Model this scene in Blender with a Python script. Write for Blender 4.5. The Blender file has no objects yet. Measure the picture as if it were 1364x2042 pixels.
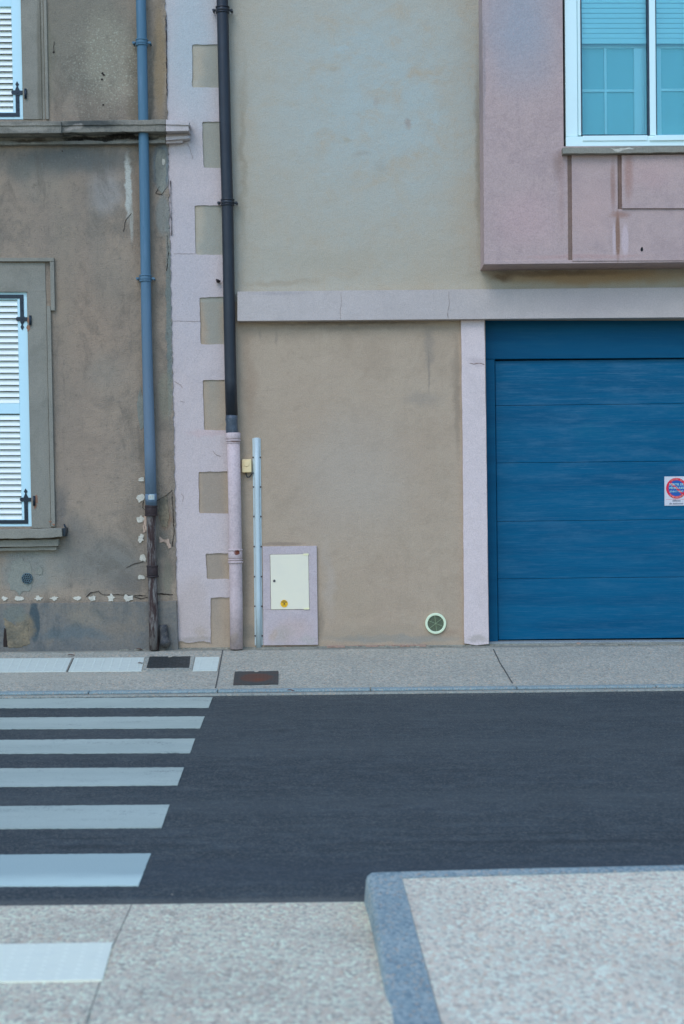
import bpy, bmesh, math, random
from mathutils import Vector, Matrix
random.seed(7)
S = bpy.context.scene
C = S.collection
R = math.radians

# ---------------------------------------------------------------- camera
F = 3000.0                      # focal length in pixels of the 1364x2042 photograph
cd = bpy.data.cameras.new('camera'); cam = bpy.data.objects.new('camera', cd); C.objects.link(cam)
S.camera = cam
cd.sensor_fit = 'VERTICAL'; cd.sensor_height = 36; cd.lens = F / 2042 * 36
cd.clip_start = .05; cd.clip_end = 1000
PITCH, ROLL = .008, -.011
CAM = Vector((0, 0, 1.47))
M3 = Matrix.Rotation(math.pi/2 - PITCH, 3, 'X') @ Matrix.Rotation(ROLL, 3, 'Z')
cam.matrix_world = Matrix.Translation(CAM) @ M3.to_4x4()
cd.dof.use_dof = True; cd.dof.focus_distance = 13.2; cd.dof.aperture_fstop = 3.6

# ---------------------------------------------------------------- sky, sun, exposure
w = bpy.data.worlds.new('World'); S.world = w; w.use_nodes = True
sky = w.node_tree.nodes.new('ShaderNodeTexSky'); sky.sky_type = 'NISHITA'; sky.sun_disc = False
sky.ozone_density = 10; sky.air_density = 1.5
EL, AZ = R(48), R(205)
sky.sun_elevation = EL; sky.sun_rotation = AZ
w.node_tree.links.new(sky.outputs[0], w.node_tree.nodes['Background'].inputs[0])
w.node_tree.nodes['Background'].inputs[1].default_value = .15
sl = bpy.data.lights.new('sun', 'SUN'); sl.energy = .5; sl.angle = R(30); sl.color = (1, .97, .93)
so = bpy.data.objects.new('sun', sl); C.objects.link(so)
so.rotation_euler = Vector((math.sin(AZ)*math.cos(EL), math.cos(AZ)*math.cos(EL), math.sin(EL))).to_track_quat('Z', 'Y').to_euler()
S.view_settings.view_transform = 'Standard'; S.view_settings.look = 'None'
S.view_settings.gamma = 1; S.view_settings.exposure = .78
S.render.engine = 'CYCLES'

# ---------------------------------------------------------------- measuring: photograph survey to metres
def ray(px, py):
    return M3 @ Vector(((px-682)/F, -(py-1021)/F, -1))
def W(px, py, Y):
    d = ray(px, py); t = Y / d.y
    return Vector((d.x*t, Y, CAM.z + d.z*t))
def G(px, py, a=0.0, b=0.0, Yr=0.0, dz=0.0):     # point on the surface z = a + b (Y - Yr)
    d = ray(px, py)
    t = (a - b*Yr - CAM.z) / (d.z - b*d.y)
    return Vector((d.x*t, d.y*t, CAM.z + d.z*t + dz))
YL, YR, YP, YV = 13.28, 13.30, 13.289, 12.95     # old facade, new facade, pink band face, bay face
FAR = (.03, .08, 11.55)
NEAR = (0., -.08, 5.49)
RAI = (.105, -.008, 5.5)

T = {'w': (.61, .78, 1.07), 'o': (.61, .78, 1.07), 'g': (.59, .79, 1.22)}
OFF = {'w': (2, 6, 10), 'o': (1, 9, 13), 'g': (0, 0, 0)}
def lin(v):
    v /= 255
    return v/12.92 if v <= .04045 else ((v+.055)/1.055)**2.4
def col(r, g, b, k='w'):
    if k != 'g' and max(r, g, b) - min(r, g, b) < 48 and max(r, g, b) > 60:
        r, g, b = (v+o for v, o in zip((r, g, b), OFF[k]))
    return tuple(min(.9, lin(max(0, v))/t) for v, t in zip((r, g, b), T[k])) + (1,)

# ---------------------------------------------------------------- material builder
class NT:
    def __init__(s, name):
        s.m = bpy.data.materials.new(name); s.m.use_nodes = True
        s.t = s.m.node_tree; s.b = s.t.nodes['Principled BSDF']
        s.p = s.t.nodes.new('ShaderNodeNewGeometry').outputs['Position']
        s.dist = {}
    def n(s, ty, **kw):
        o = s.t.nodes.new(ty)
        for k, v in kw.items(): setattr(o, k, v)
        return o
    def lk(s, a, i):
        if isinstance(a, (int, float, tuple)): i.default_value = a
        else: s.t.links.new(a, i)
    def vec(s, sc, off=(0, 0, 0), src=None):
        m = s.n('ShaderNodeMapping'); s.lk(src or s.p, m.inputs[0])
        m.inputs['Scale'].default_value = sc; m.inputs['Location'].default_value = off
        return m.outputs[0]
    def noise(s, scale, detail=4, rough=.55, st=(1, 1, 1), off=(0, 0, 0), out=0, dist=0):
        o = s.n('ShaderNodeTexNoise'); s.lk(s.vec(st, off), o.inputs['Vector'])
        o.inputs['Scale'].default_value = scale; o.inputs['Detail'].default_value = detail
        o.inputs['Roughness'].default_value = rough; o.inputs['Distortion'].default_value = dist
        return o.outputs[out]
    def voro(s, scale, feature='F1', out='Distance', st=(1, 1, 1)):
        o = s.n('ShaderNodeTexVoronoi', feature=feature); s.lk(s.vec(st), o.inputs['Vector'])
        o.inputs['Scale'].default_value = scale
        return o.outputs[out]
    def mr(s, f, a, b, lo=0., hi=1.):
        o = s.n('ShaderNodeMapRange', interpolation_type='SMOOTHSTEP'); s.lk(f, o.inputs[0])
        for i, v in enumerate((a, b, lo, hi)): o.inputs[i+1].default_value = v
        return o.outputs[0]
    def ma(s, op, a, b=0.):
        o = s.n('ShaderNodeMath', operation=op); s.lk(a, o.inputs[0]); s.lk(b, o.inputs[1])
        return o.outputs[0]
    def mix(s, f, a, b):
        o = s.n('ShaderNodeMix', data_type='RGBA'); s.lk(f, o.inputs[0]); s.lk(a, o.inputs[6]); s.lk(b, o.inputs[7])
        return o.outputs[2]
    def blob(s, cx, cz, rx, rz, soft=.5, amt=.12, nscale=3., nst=(1, 1, 1), ax='z', gate=None):
        """soft uneven patch of dirt, repair or painted light, centre and radii in metres (x and z, or x and y on the ground)"""
        key = (amt, nscale, nst)
        if key not in s.dist:
            nz = s.noise(nscale, 5, .6, nst, out=1)
            v = s.n('ShaderNodeVectorMath', operation='SUBTRACT'); s.lk(nz, v.inputs[0]); v.inputs[1].default_value = (.5, .5, .5)
            u = s.n('ShaderNodeVectorMath', operation='SCALE'); s.lk(v.outputs[0], u.inputs[0]); u.inputs['Scale'].default_value = amt*2
            q = s.n('ShaderNodeVectorMath', operation='ADD'); s.lk(s.p, q.inputs[0]); s.lk(u.outputs[0], q.inputs[1])
            s.dist[key] = q.outputs[0]
        sc = (1/rx, 0, 1/rz) if ax == 'z' else (1/rx, 1/rz, 0)
        off = (-cx/rx, 0, -cz/rz) if ax == 'z' else (-cx/rx, -cz/rz, 0)
        l = s.n('ShaderNodeVectorMath', operation='LENGTH'); s.lk(s.vec(sc, off, s.dist[key]), l.inputs[0])
        o = s.mr(l.outputs['Value'], 1., 1.-soft)
        return s.ma('MULTIPLY', o, gate) if gate is not None else o
    def out(s, c, rough=.85, bumps=(), metal=0., spec=.25):
        s.lk(c, s.b.inputs['Base Color']); s.lk(rough, s.b.inputs['Roughness'])
        s.b.inputs['Metallic'].default_value = metal; s.b.inputs['Specular IOR Level'].default_value = spec
        prev = None
        for h, st, d in bumps:
            o = s.n('ShaderNodeBump'); s.lk(h, o.inputs['Height'])
            o.inputs['Strength'].default_value = st; o.inputs['Distance'].default_value = d
            if prev: s.lk(prev, o.inputs['Normal'])
            prev = o.outputs[0]
        if prev: s.lk(prev, s.b.inputs['Normal'])
        return s.m

def stains_and_light(k, c, lst, Y):
    """each stain or painted patch of light: px, py, radius px x, radius px y, colour, strength[, soft, amt, nscale, nst]"""
    for st in lst:
        px, py, rx, ry, cc, a = st[:6]
        soft, amt, ns, nst = (list(st[6:]) + [.6, .12, 3., (1, 1, 1)][len(st)-6:])
        p = W(px, py, Y)
        f = k.blob(p.x, p.z, rx/225, ry/225, soft, amt, ns, nst)
        c = k.mix(k.ma('MULTIPLY', f, a), c, cc)
    return c

def render_coat(name, base, alt, dark, lst=(), Y=YR, grain=90, gb=.35, speck=None, mott=.6, upper=None, blue_light_mottle=False):
    k = NT(name)
    if upper:           # a different coat above the horizontal band
        zs, ub, ua, ud = upper
        xyz = k.n('ShaderNodeSeparateXYZ'); k.lk(k.p, xyz.inputs[0])
        f = k.ma('GREATER_THAN', xyz.outputs[2], zs)
        base, alt, dark_, dk = k.mix(f, base, ub), k.mix(f, alt, ua), k.mix(f, dark, ud), dark
    else: dark_, dk = dark, dark
    c = k.mix(k.mr(k.noise(1.1, 5, .6), .35, .68, 0, mott), base, alt)
    c = k.mix(k.mr(k.noise(2.6, 6, .7, off=(3, 1, 7), dist=.6), .46, .66, 0, .75*mott), c, dark_)
    c = k.mix(k.mr(k.noise(4.6, 6, .72, off=(31, 1, 2), dist=.4), .50, .68, 0, .8*mott), c, alt)
    c = k.mix(k.mr(k.noise(3.4, 6, .75, st=(4, 1, .45), off=(9, 2, 1)), .52, .75, 0, .7*mott), c, dark_)
    c = k.mix(k.mr(k.noise(12, 6, .75, off=(19, 2, 4)), .5, .72, 0, .75*mott), c, dark_)
    if blue_light_mottle:            # uneven pale mottling, with the bluer light up the wall painted in
        pc = W(760, 190, Y)
        big = k.ma('MULTIPLY', k.blob(pc.x, pc.z, 1.75, 1.75, .95, .35, 1.6), k.ma('GREATER_THAN', xyz.outputs[2], zs))
        n1 = k.mr(k.noise(2.8, 7, .68, (1, 1, 1.25), (41, 2, 8), dist=.8), .30, .56)
        n2 = k.mr(k.noise(6.5, 7, .75, (1, 1, 1.3), (11, 2, 8), dist=.6), .40, .62)
        m_ = k.ma('MULTIPLY', big, k.ma('MINIMUM', 1., k.ma('ADD', k.ma('MULTIPLY', n1, .75), k.ma('MULTIPLY', n2, .35))))
        c = k.mix(k.ma('MULTIPLY', m_, .95), c, col(142, 162, 173))
        n3 = k.mr(k.noise(5, 6, .7, (1, 1, 1.6), (17, 5, 3), dist=.5), .58, .72)
        c = k.mix(k.ma('MULTIPLY', k.ma('MULTIPLY', n3, big), .6), c, col(144, 168, 183))
    c = stains_and_light(k, c, lst, Y)
    if mott >= .6 and Y == YL:      # flaking, pitted old render
        c = k.mix(k.mr(k.noise(24, 6, .8, off=(7, 7, 1), dist=.4), .54, .70, 0, .50), c, tuple(v*.62 for v in dk[:3]) + (1,))
        c = k.mix(k.mr(k.noise(30, 5, .8, off=(2, 7, 9), dist=.4), .58, .70, 0, .40), c, tuple(min(1, v*1.75) for v in dk[:3]) + (1,))
        c = k.mix(k.mr(k.noise(2.2, 7, .75, (1.6, 1, .7), (5, 7, 21), dist=.7), .50, .66, 0, .45), c, tuple(v*.7 for v in dk[:3]) + (1,))
    if speck:
        f = k.ma('MULTIPLY', k.mr(k.noise(60, 4, .7), .52, .66), k.blob(*speck[:4], .9, .1))
        c = k.mix(k.ma('MULTIPLY', f, speck[4]), c, speck[5])
    fine = k.noise(grain, 3, .65)
    c = k.mix(k.mr(fine, .35, .72, 0, .30), c, tuple(v*.5 for v in dk[:3]) + (1,))
    lt = tuple(min(1, v*1.5) for v in dk[:3]) + (1,)
    c = k.mix(k.mr(k.noise(grain*.5, 3, .7, off=(5, 5, 5)), .5, .75, 0, .28), c, lt)
    return k.out(c, .92, [(k.noise(6, 5, .65), .5, .02), (k.noise(28, 4, .7), .4*min(1.5, gb*2), .006), (fine, gb*1.2, .006)], spec=.12)

V8 = (1, 1, .16)    # noise stretched into vertical runs
OLDB, OLDA, OLDD = col(126, 117, 112, 'o'), col(140, 129, 121, 'o'), col(102, 97, 94, 'o')
old_list = [
    (160, 60, 150, 190, col(104, 104, 100, 'o'), .75), (215, 120, 70, 120, col(150, 150, 140, 'o'), .30),
    (60, 130, 60, 160, col(110, 113, 104, 'o'), .6), (140, 318, 200, 45, col(78, 84, 90, 'o'), .85, .8, .12, 4., V8), (40, 335, 60, 40, col(86, 90, 92, 'o'), .6, .8, .1, 4., V8), (195, 470, 30, 120, col(104, 104, 104, 'o'), .35, .8, .1, 5., V8), (110, 760, 14, 260, col(98, 96, 96, 'o'), .5, .8, .05, 5.), (120, 1010, 22, 60, col(88, 88, 92, 'o'), .7, .8, .06, 5.), (80, 1110, 20, 30, col(140, 142, 142, 'o'), .5, .6, .1, 5., V8), (60, 1115, 8, 40, col(148, 146, 140, 'o'), .5, .6, .05, 5., V8),
    (80, 360, 60, 60, col(120, 120, 118, 'o'), .3), (210, 385, 45, 60, col(138, 142, 152, 'o'), .55, .8), (255, 372, 9, 80, col(160, 168, 174, 'o'), 1., .5, .035, 12.), (262, 440, 5, 60, col(150, 156, 160, 'o'), .7, .6, .02, 9.),
    (322, 330, 22, 60, col(96, 110, 124, 'o'), .9, .4, .04, 7.), (325, 430, 17, 50, col(116, 122, 126, 'o'), .8, .4, .04, 7.),
    (337, 640, 8, 240, col(96, 110, 116, 'o'), .8, .5, .03, 8.), (330, 790, 20, 60, col(118, 120, 112, 'o'), .6, .5, .05, 7.),
    (270, 200, 30, 200, col(90, 84, 72, 'o'), .5, .8), (318, 120, 16, 150, col(128, 112, 88, 'o'), .7, .6, .03, 6.),
    (306, 180, 8, 190, col(84, 80, 74, 'o'), .6, .8), (275, 420, 14, 200, col(112, 96, 84, 'o'), .35, .8),
    (180, 650, 120, 220, col(136, 120, 110, 'o'), .5, .9), (170, 900, 110, 160, col(138, 124, 116, 'o'), .5, .9),
    (130, 540, 40, 330, col(120, 116, 110, 'o'), .25, .8, .1, 5., V8), (220, 560, 60, 90, col(112, 112, 110, 'o'), .3, .8), (205, 740, 60, 60, col(118, 120, 120, 'o'), .3, .8),
    (200, 1120, 150, 80, col(100, 104, 108, 'o'), .75, .8), (50, 1140, 60, 60, col(112, 118, 122, 'o'), .8, .5), (100, 1130, 55, 70, col(124, 128, 130, 'o'), .5, .7, .1, 5., V8),
    (255, 1165, 50, 35, col(84, 84, 88, 'o'), .55, .8), (150, 1060, 40, 50, col(104, 104, 106, 'o'), .5, .8), (270, 1050, 40, 120, col(112, 104, 98, 'o'), .5, .8),
    (330, 1030, 16, 36, col(128, 104, 88, 'o'), .8, .5, .05, 8.), (325, 1085, 20, 40, col(92, 94, 94, 'o'), .6, .6, .05, 8.), (335, 1150, 14, 50, col(112, 114, 108, 'o'), .7, .6, .04, 8.),
    (290, 870, 12, 130, col(88, 84, 80, 'o'), .3, .9), (297, 1180, 14, 40, col(76, 76, 76, 'o'), .4, .8),
]
M = {}
pw = W(210, 130, YL)
M['old_render'] = render_coat('old_render', OLDB, OLDA, OLDD, old_list, YL, 100, 1., speck=(pw.x, pw.z, .55, .75, .55, col(168, 178, 174, 'o')), mott=.8)
M['plinth_render'] = render_coat('plinth_render', col(98, 98, 102, 'o'), col(118, 110, 102, 'o'), col(74, 82, 92, 'o'), [
    (70, 1240, 13, 46, col(56, 66, 76, 'o'), .95, .3, .03, 6.), (110, 1262, 24, 20, col(70, 82, 92, 'o'), .6, .8), (150, 1248, 16, 20, col(72, 80, 86, 'o'), .6, .8), (200, 1225, 26, 14, col(84, 86, 88, 'o'), .6, .8), (50, 1250, 25, 35, col(112, 102, 88, 'o'), .85, .4, .05, 8.),
    (170, 1235, 60, 25, col(120, 114, 108, 'o'), .6, .8), (150, 1265, 110, 18, col(84, 94, 104, 'o'), .6, .8), (240, 1250, 55, 25, col(112, 104, 98, 'o'), .5, .8), (30, 1220, 30, 20, col(98, 104, 104, 'o'), .7, .5)], YL, 90, .5)
M['trim_stone'] = render_coat('trim_stone', col(117, 118, 118, 'o'), col(128, 128, 126, 'o'), col(98, 98, 96, 'o'), [
    (80, 130, 9, 190, col(84, 80, 72, 'o'), .6, .6, .03, 6., V8), (77, 640, 8, 30, col(128, 88, 72, 'o'), .0)], YL, 110, .5, mott=.5)
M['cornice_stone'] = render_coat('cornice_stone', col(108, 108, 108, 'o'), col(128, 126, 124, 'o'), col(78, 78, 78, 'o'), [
    (185, 252, 80, 12, col(56, 58, 62, 'o'), .85, .7, .06, 4.), (225, 273, 120, 7, col(18, 16, 14), .95, .5, .06, 6.), (150, 272, 40, 8, col(14, 12, 12), .9, .6, .05, 6.), (60, 276, 60, 6, col(52, 48, 44, 'o'), .8, .7, .06, 5.),  # near-black cove patches: grime, with the shade of the recess painted in
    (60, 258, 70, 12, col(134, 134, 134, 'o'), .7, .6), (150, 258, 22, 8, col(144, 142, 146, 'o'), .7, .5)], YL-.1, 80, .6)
PB, PA, PD = col(164, 164, 177), col(175, 172, 182), col(150, 150, 162)
M['pink_paint'] = render_coat('pink_paint', PB, PA, PD, [
    (380, 60, 90, 330, col(144, 166, 184), .8, .9), (370, 540, 90, 250, col(154, 161, 179), .5, .9), (390, 950, 60, 220, col(168, 166, 178), .5, .8),  # first patch paints the bluer light near the top into the pink
    (390, 1276, 50, 9, col(118, 120, 118), .7, .7, .04, 8.), (385, 1220, 50, 90, col(156, 152, 158), .7), (400, 1262, 22, 22, col(148, 142, 138), .6, .8), (375, 262, 26, 26, col(150, 150, 158), .5),
    (420, 860, 60, 12, col(168, 154, 164), .5, .7)], YP, 110, .35, mott=.35)
M['pink_pipe'] = render_coat('pink_pipe', col(164, 160, 174), col(176, 172, 184), col(148, 140, 152), [
    (473, 1101, 7, 6, col(92, 48, 34), 1., .4, .015, 30.), (469, 881, 12, 2.5, col(124, 96, 92), .7, .5, .01, 20.), (470, 1270, 12, 18, col(150, 142, 136), .5)], YR-.1, 60, .1, mott=.5)
M['new_render'] = render_coat('new_render', col(147, 139, 130), col(152, 147, 139), col(133, 126, 117), [
    (425, 400, 32, 500, col(124, 134, 136), .7, .5), (425, 1050, 32, 260, col(130, 127, 124), .8, .5), (668, 138, 16, 8, col(140, 140, 134), .5, .8, .06, 5.), (748, 202, 10, 14, col(138, 136, 136), .45, .8, .06, 5.), (812, 248, 8, 16, col(132, 126, 126), .6, .8, .05, 6.), (720, 308, 30, 8, col(134, 140, 142), .6, .9, .08, 5.), (760, 330, 22, 18, col(132, 142, 146), .5, .8, .08, 5.), (692, 280, 12, 8, col(138, 138, 128), .5, .8, .05, 5.),
    
    (955, 300, 12, 290, col(112, 112, 106), .7, .9, .04, 6.), (1180, 552, 240, 22, col(142, 124, 96), .8, .7, .06, 4.), (1000, 553, 32, 14, col(92, 78, 62), .8, .8, .05, 8.), (1100, 545, 200, 9, col(96, 88, 78), .6, .8, .04, 7.),
    (482, 300, 11, 280, col(130, 130, 122), .6, .9), (560, 562, 110, 9, col(134, 130, 120), .5, .8), (640, 520, 160, 30, col(142, 146, 142), .5, .9, .2, 3.),
    (700, 950, 180, 180, col(148, 148, 148), .5, .9, .2, 1.5), (720, 652, 260, 10, col(112, 108, 104), .6, .9, .05, 5.), (855, 690, 18, 60, col(112, 112, 112), .5, .8, .08, 6.), (840, 795, 60, 22, col(118, 118, 118), .45, .9, .08, 5.),
    (908, 760, 12, 120, col(124, 118, 110), .5, .9), (490, 1160, 18, 130, col(112, 106, 100), .6, .9, .06, 6.), (495, 760, 18, 130, col(130, 116, 104), .4, .9),
    (780, 1274, 170, 11, col(122, 128, 130), .75, .6, .06, 6.), (700, 1262, 260, 20, col(134, 130, 122), .5, .8, .12, 4.), (500, 1262, 40, 22, col(112, 112, 108), .6, .7, .06, 6.), (640, 1240, 10, 50, col(112, 108, 102), .6, .8, .04, 6.), (560, 1084, 60, 5, col(112, 106, 100), .6, .7, .02, 8.), (912, 800, 9, 160, col(120, 115, 108), .6, .8, .04, 6.), (690, 645, 240, 5, col(88, 84, 80), .6, .7, .02, 9.), (550, 675, 5, 22, col(118, 114, 110), .5, .8, .03, 9.), (520, 668, 4, 14, col(118, 114, 110), .5, .8, .03, 9.), (855, 740, 3, 60, col(112, 110, 108), .6, .7, .02, 9.), (700, 1200, 80, 60, col(140, 134, 124), .5, .9), (890, 1262, 40, 16, col(136, 124, 114), .6, .8), (655, 1160, 16, 110, col(150, 148, 148), .5, .9)],
    YR, 120, .35, mott=.55, upper=(W(682, 600, YR).z, col(149, 151, 146), col(147, 155, 156), col(148, 144, 134)), blue_light_mottle=True)
M['pink_stucco'] = render_coat('pink_stucco', col(151, 142, 150), col(160, 149, 156), col(135, 126, 136), [
    (1040, 40, 110, 200, col(130, 142, 162), .9, .9), (1050, 440, 90, 80, col(160, 144, 154), .6, .9), (1115, 330, 16, 40, col(110, 98, 98), .6, .9, .04, 7., V8), (1120, 400, 12, 120, col(140, 124, 128), .5, .9, .04, 7., V8),  # first patch is the bluer light on the upper bay, painted in
    (965, 150, 5, 160, col(118, 118, 130), .6, .8, .02, 6.),
    (1180, 420, 60, 90, col(162, 146, 152), .5, .9), (1222, 370, 7, 70, col(124, 102, 98), .7, .8, .02, 8., V8), (1231, 470, 6, 62, col(112, 90, 78), .9, .5, .014, 10., V8), (1224, 480, 4, 40, col(166, 160, 176), .8, .5, .014, 10., V8),
    (1246, 480, 8, 40, col(168, 162, 178), .85, .5, .02, 10., V8), (1252, 350, 14, 70, col(134, 108, 104), .7, .8, .03, 8., V8), (1236, 430, 26, 10, col(128, 104, 98), .7, .8, .03, 8.), (1300, 350, 60, 40, col(158, 142, 150), .6, .9),
    (1165, 512, 160, 6, col(152, 132, 138), .6, .7, .02, 8.)], YV, 110, .25, mott=.6)
M['joint_dirt'] = render_coat('joint_dirt', col(104, 90, 88), col(118, 106, 104), col(84, 76, 72), (), YV, 90, .3)
M['band_paint'] = render_coat('band_paint', col(155, 157, 166), col(164, 166, 175), col(142, 144, 152), [
    (560, 585, 90, 6, col(132, 134, 146), .5, .9, .03, 9., (6, 1, .2)), (1200, 600, 200, 40, col(142, 144, 156), .6, .9)], YR-.1, 110, .3, mott=.4)
M['pillar_paint'] = render_coat('pillar_paint', col(176, 175, 189), col(186, 184, 197), col(161, 161, 173), [
    (948, 720, 26, 12, col(140, 134, 146), .4, .9), (950, 1275, 26, 12, col(146, 146, 150), .7, .7)], YR-.03, 110, .25, mott=.35)
M['meter_surround'] = render_coat('meter_surround', col(158, 158, 174), col(166, 166, 180), col(146, 140, 152), [
    (580, 1255, 55, 32, col(160, 152, 158), .7, .8), (560, 1265, 30, 24, col(142, 144, 146), .6, .8), (545, 1270, 12, 20, col(154, 142, 132), .5, .8), (610, 1275, 24, 10, col(148, 154, 160), .6, .7)], YR-.02, 110, .25, mott=.6)

def paint(name, c, rough=.45, grime=.25, gc=None, spec=.4, metal=0, sc=8., st=(1, 1, 1), b=.1):
    k = NT(name); gc = gc or tuple(v*.6 for v in c[:3]) + (1,)
    d = k.mix(k.mr(k.noise(sc, 6, .7, st), .42, .75, 0, grime), c, gc)
    d = k.mix(k.mr(k.noise(sc*7, 4, .7, st, off=(4, 4, 4)), .55, .8, 0, grime*.8), d, gc)
    return k.out(d, k.mr(k.noise(sc*2, 3), .3, .7, rough*.85, rough*1.15), [(k.noise(sc*8, 3), b, .002)], metal, spec)
k = NT('blue_zinc'); zz = k.n('ShaderNodeSeparateXYZ'); k.lk(k.p, zz.inputs[0])
f = k.mr(k.ma('ADD', zz.outputs[2], k.ma('MULTIPLY', k.noise(2.5, 5, .7), .9)), 2.6, 4.4)
c = k.mix(f, (.135, .185, .225, 1), (.08, .17, .225, 1))
c = k.mix(k.mr(k.noise(7, 6, .75, (3, 3, .3)), .45, .7, 0, .6), c, (.13, .22, .30, 1))
c = k.mix(k.mr(k.noise(18, 5, .7, (2, 2, .5), (4, 4, 1)), .6, .72, 0, .5), c, (.06, .10, .14, 1))
M['blue_zinc'] = k.out(c, .55, [(k.noise(40, 3), .15, .002)], 0, .3)
M['black_metal'] = paint('black_metal', (.018, .021, .026, 1), .42, .35, (.045, .05, .056, 1), st=(3, 3, .4))
M['crushed_metal'] = paint('crushed_metal', col(48, 58, 72), .35, .6, col(86, 100, 118), sc=25, b=.6)
k = NT('rusty_iron')
c = k.mix(k.mr(k.noise(14, 6, .75, (2, 2, .35)), .42, .58), (.06, .036, .03, 1), col(98, 100, 104))
c = k.mix(k.mr(k.noise(30, 5, .7, (2, 2, .4), (3, 3, 3)), .5, .62, 0, .8), c, col(46, 38, 42))
c = k.mix(k.mr(k.noise(20, 5, .7, (2, 2, .5), (8, 3, 3)), .6, .7, 0, .7), c, col(118, 96, 78))
M['rusty_iron'] = k.out(c, .8, [(k.noise(35, 5, .7, (2, 2, .6)), .6, .008)])
M['rust_dark'] = paint('rust_dark', (.045, .026, .022, 1), .75, .8, (.02, .02, .022, 1), sc=22, b=.6)
M['stub_iron'] = paint('stub_iron', (.035, .035, .036, 1), .6, .8, (.22, .19, .15, 1), sc=18, b=.6)
M['rust_stain'] = paint('rust_stain', col(122, 94, 80), .9, .5, col(104, 90, 78), sc=30)
M['pvc_grey'] = paint('pvc_grey', col(156, 182, 202), .35, .25, col(140, 160, 176), st=(3, 3, .4))
M['screw'] = paint('screw', col(60, 58, 66), .5, .3)
M['cream_plastic'] = paint('cream_plastic', col(194, 186, 152), .45, .25, col(170, 160, 130))
M['cream_metal'] = paint('cream_metal', col(188, 196, 190), .5, .22, col(176, 184, 190), sc=4, b=.04)
M['cream_tape'] = paint('cream_tape', col(206, 204, 176), .5, .2)
M['yellow_sticker'] = paint('yellow_sticker', col(206, 164, 14), .5, .25, col(178, 140, 20))
M['ink'] = paint('ink', col(64, 54, 40), .6, .1)
M['ink_grey'] = paint('ink_grey', col(70, 76, 96), .6, .1)
M['vent_white'] = paint('vent_white', col(178, 204, 190), .4, .15)
M['vent_spoke'] = paint('vent_spoke', col(112, 134, 112), .5, .2)
M['vent_dark'] = paint('vent_dark', col(58, 66, 62), .7, .2)
M['grille_teal'] = paint('grille_teal', col(62, 84, 98), .5, .3)
M['hole'] = paint('hole', col(10, 16, 22), .9, 0)
M['shutter_white'] = paint('shutter_white', col(160, 208, 240), .38, .12, col(146, 188, 218), sc=3, b=.03)
M['louvre_white'] = paint('louvre_white', col(192, 212, 228), .5, .2, col(170, 190, 206), sc=6, b=.03)
M['bracket_black'] = paint('bracket_black', col(16, 32, 48), .35, .3, col(30, 50, 66), sc=20, b=.1)
M['frame_white'] = paint('frame_white', col(178, 220, 242), .35, .12, col(160, 190, 205), sc=4, b=.03)
M['seal'] = paint('seal', col(34, 48, 66), .6, .1)
M['blind_white'] = paint('blind_white', (.90, .93, .92, 1), .45, .08, (.7, .75, .75, 1), sc=4, b=.03)
M['inner_white'] = paint('inner_white', (.92, .93, .92, 1), .4, .06, (.7, .75, .75, 1), sc=4, b=.03)
M['sky_tint'] = paint('sky_tint', (.42, .66, .66, 1), .6, .25, (.38, .61, .62, 1), sc=1.6, b=.02, spec=.6)  # cyan of the reflected sky painted onto the inner pane
M['sign_white'] = paint('sign_white', col(168, 180, 202), .35, .1)
M['sign_red'] = paint('sign_red', col(176, 26, 62), .35, .1)
M['sign_blue'] = paint('sign_blue', col(10, 78, 166), .35, .1)
M['sign_text'] = paint('sign_text', col(150, 205, 225), .4, .05)
M['sign_pink'] = paint('sign_pink', col(222, 150, 150), .4, .05)
M['plaster'] = render_coat('plaster', col(168, 172, 174, 'o'), col(182, 184, 184, 'o'), col(140, 144, 146, 'o'), (), YL, 60, .6)
M['mortar_patch'] = render_coat('mortar_patch', col(112, 118, 120, 'o'), col(124, 126, 124, 'o'), col(96, 100, 102, 'o'), (), YL, 80, .5)
M['bare_stone'] = render_coat('bare_stone', col(112, 104, 92, 'o'), col(128, 118, 104, 'o'), col(78, 78, 76, 'o'), (), YL, 28, 1.0, mott=1.)
M['crack'] = paint('crack', col(38, 34, 34), .95, .3)
M['stain_pink'] = render_coat('stain_pink', col(168, 156, 150), col(178, 166, 160), col(130, 120, 114), (), YL, 60, .5)
M['sticker_paper'] = paint('sticker_paper', col(150, 180, 200), .6, .3)

# blue garage door: faded sideways chalky streaks
def door_mat(name, base, dark, chalk, amt):
    k = NT(name)
    c = k.mix(k.mr(k.noise(3, 5, .65, (.25, 1, 3)), .35, .7, 0, .8), base, dark)
    zz = k.n('ShaderNodeSeparateXYZ'); k.lk(k.p, zz.inputs[0])
    hi = k.mr(zz.outputs[2], .6, 2.2, .4, 1.)
    f = k.ma('MULTIPLY', k.mr(k.noise(9, 8, .82, (.24, 1, 4.6), (2, 0, 5)), .47, .72), hi)
    f2 = k.mr(k.noise(1.3, 4, .6, (1, 1, 1.4), (7, 3, 2)), .30, .55)
    c = k.mix(k.ma('MULTIPLY', k.ma('MULTIPLY', f, f2), amt*.75), c, chalk)
    c = k.mix(k.ma('MULTIPLY', k.ma('MULTIPLY', k.mr(k.noise(3.2, 7, .7, (.5, 1, 2.2), (22, 0, 3)), .48, .70), hi), amt*.45), c, chalk)
    c = k.mix(k.mr(k.noise(60, 5, .8, (.10, 1, 2.8), (2, 0, 1)), .48, .8, 0, amt*.55), c, chalk)
    c = k.mix(k.mr(k.noise(2.2, 4, .7, (.5, 1, 1.2), (12, 0, 1)), .55, .75, 0, .25), c, col(20, 96, 132))
    return k.out(c, .5, [(k.noise(70, 3, .6, (.1, 1, 2)), .12, .003)], 0, .12)
M['door_blue'] = door_mat('door_blue', col(0, 80, 126), col(0, 68, 112), col(58, 104, 144), .85)
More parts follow.
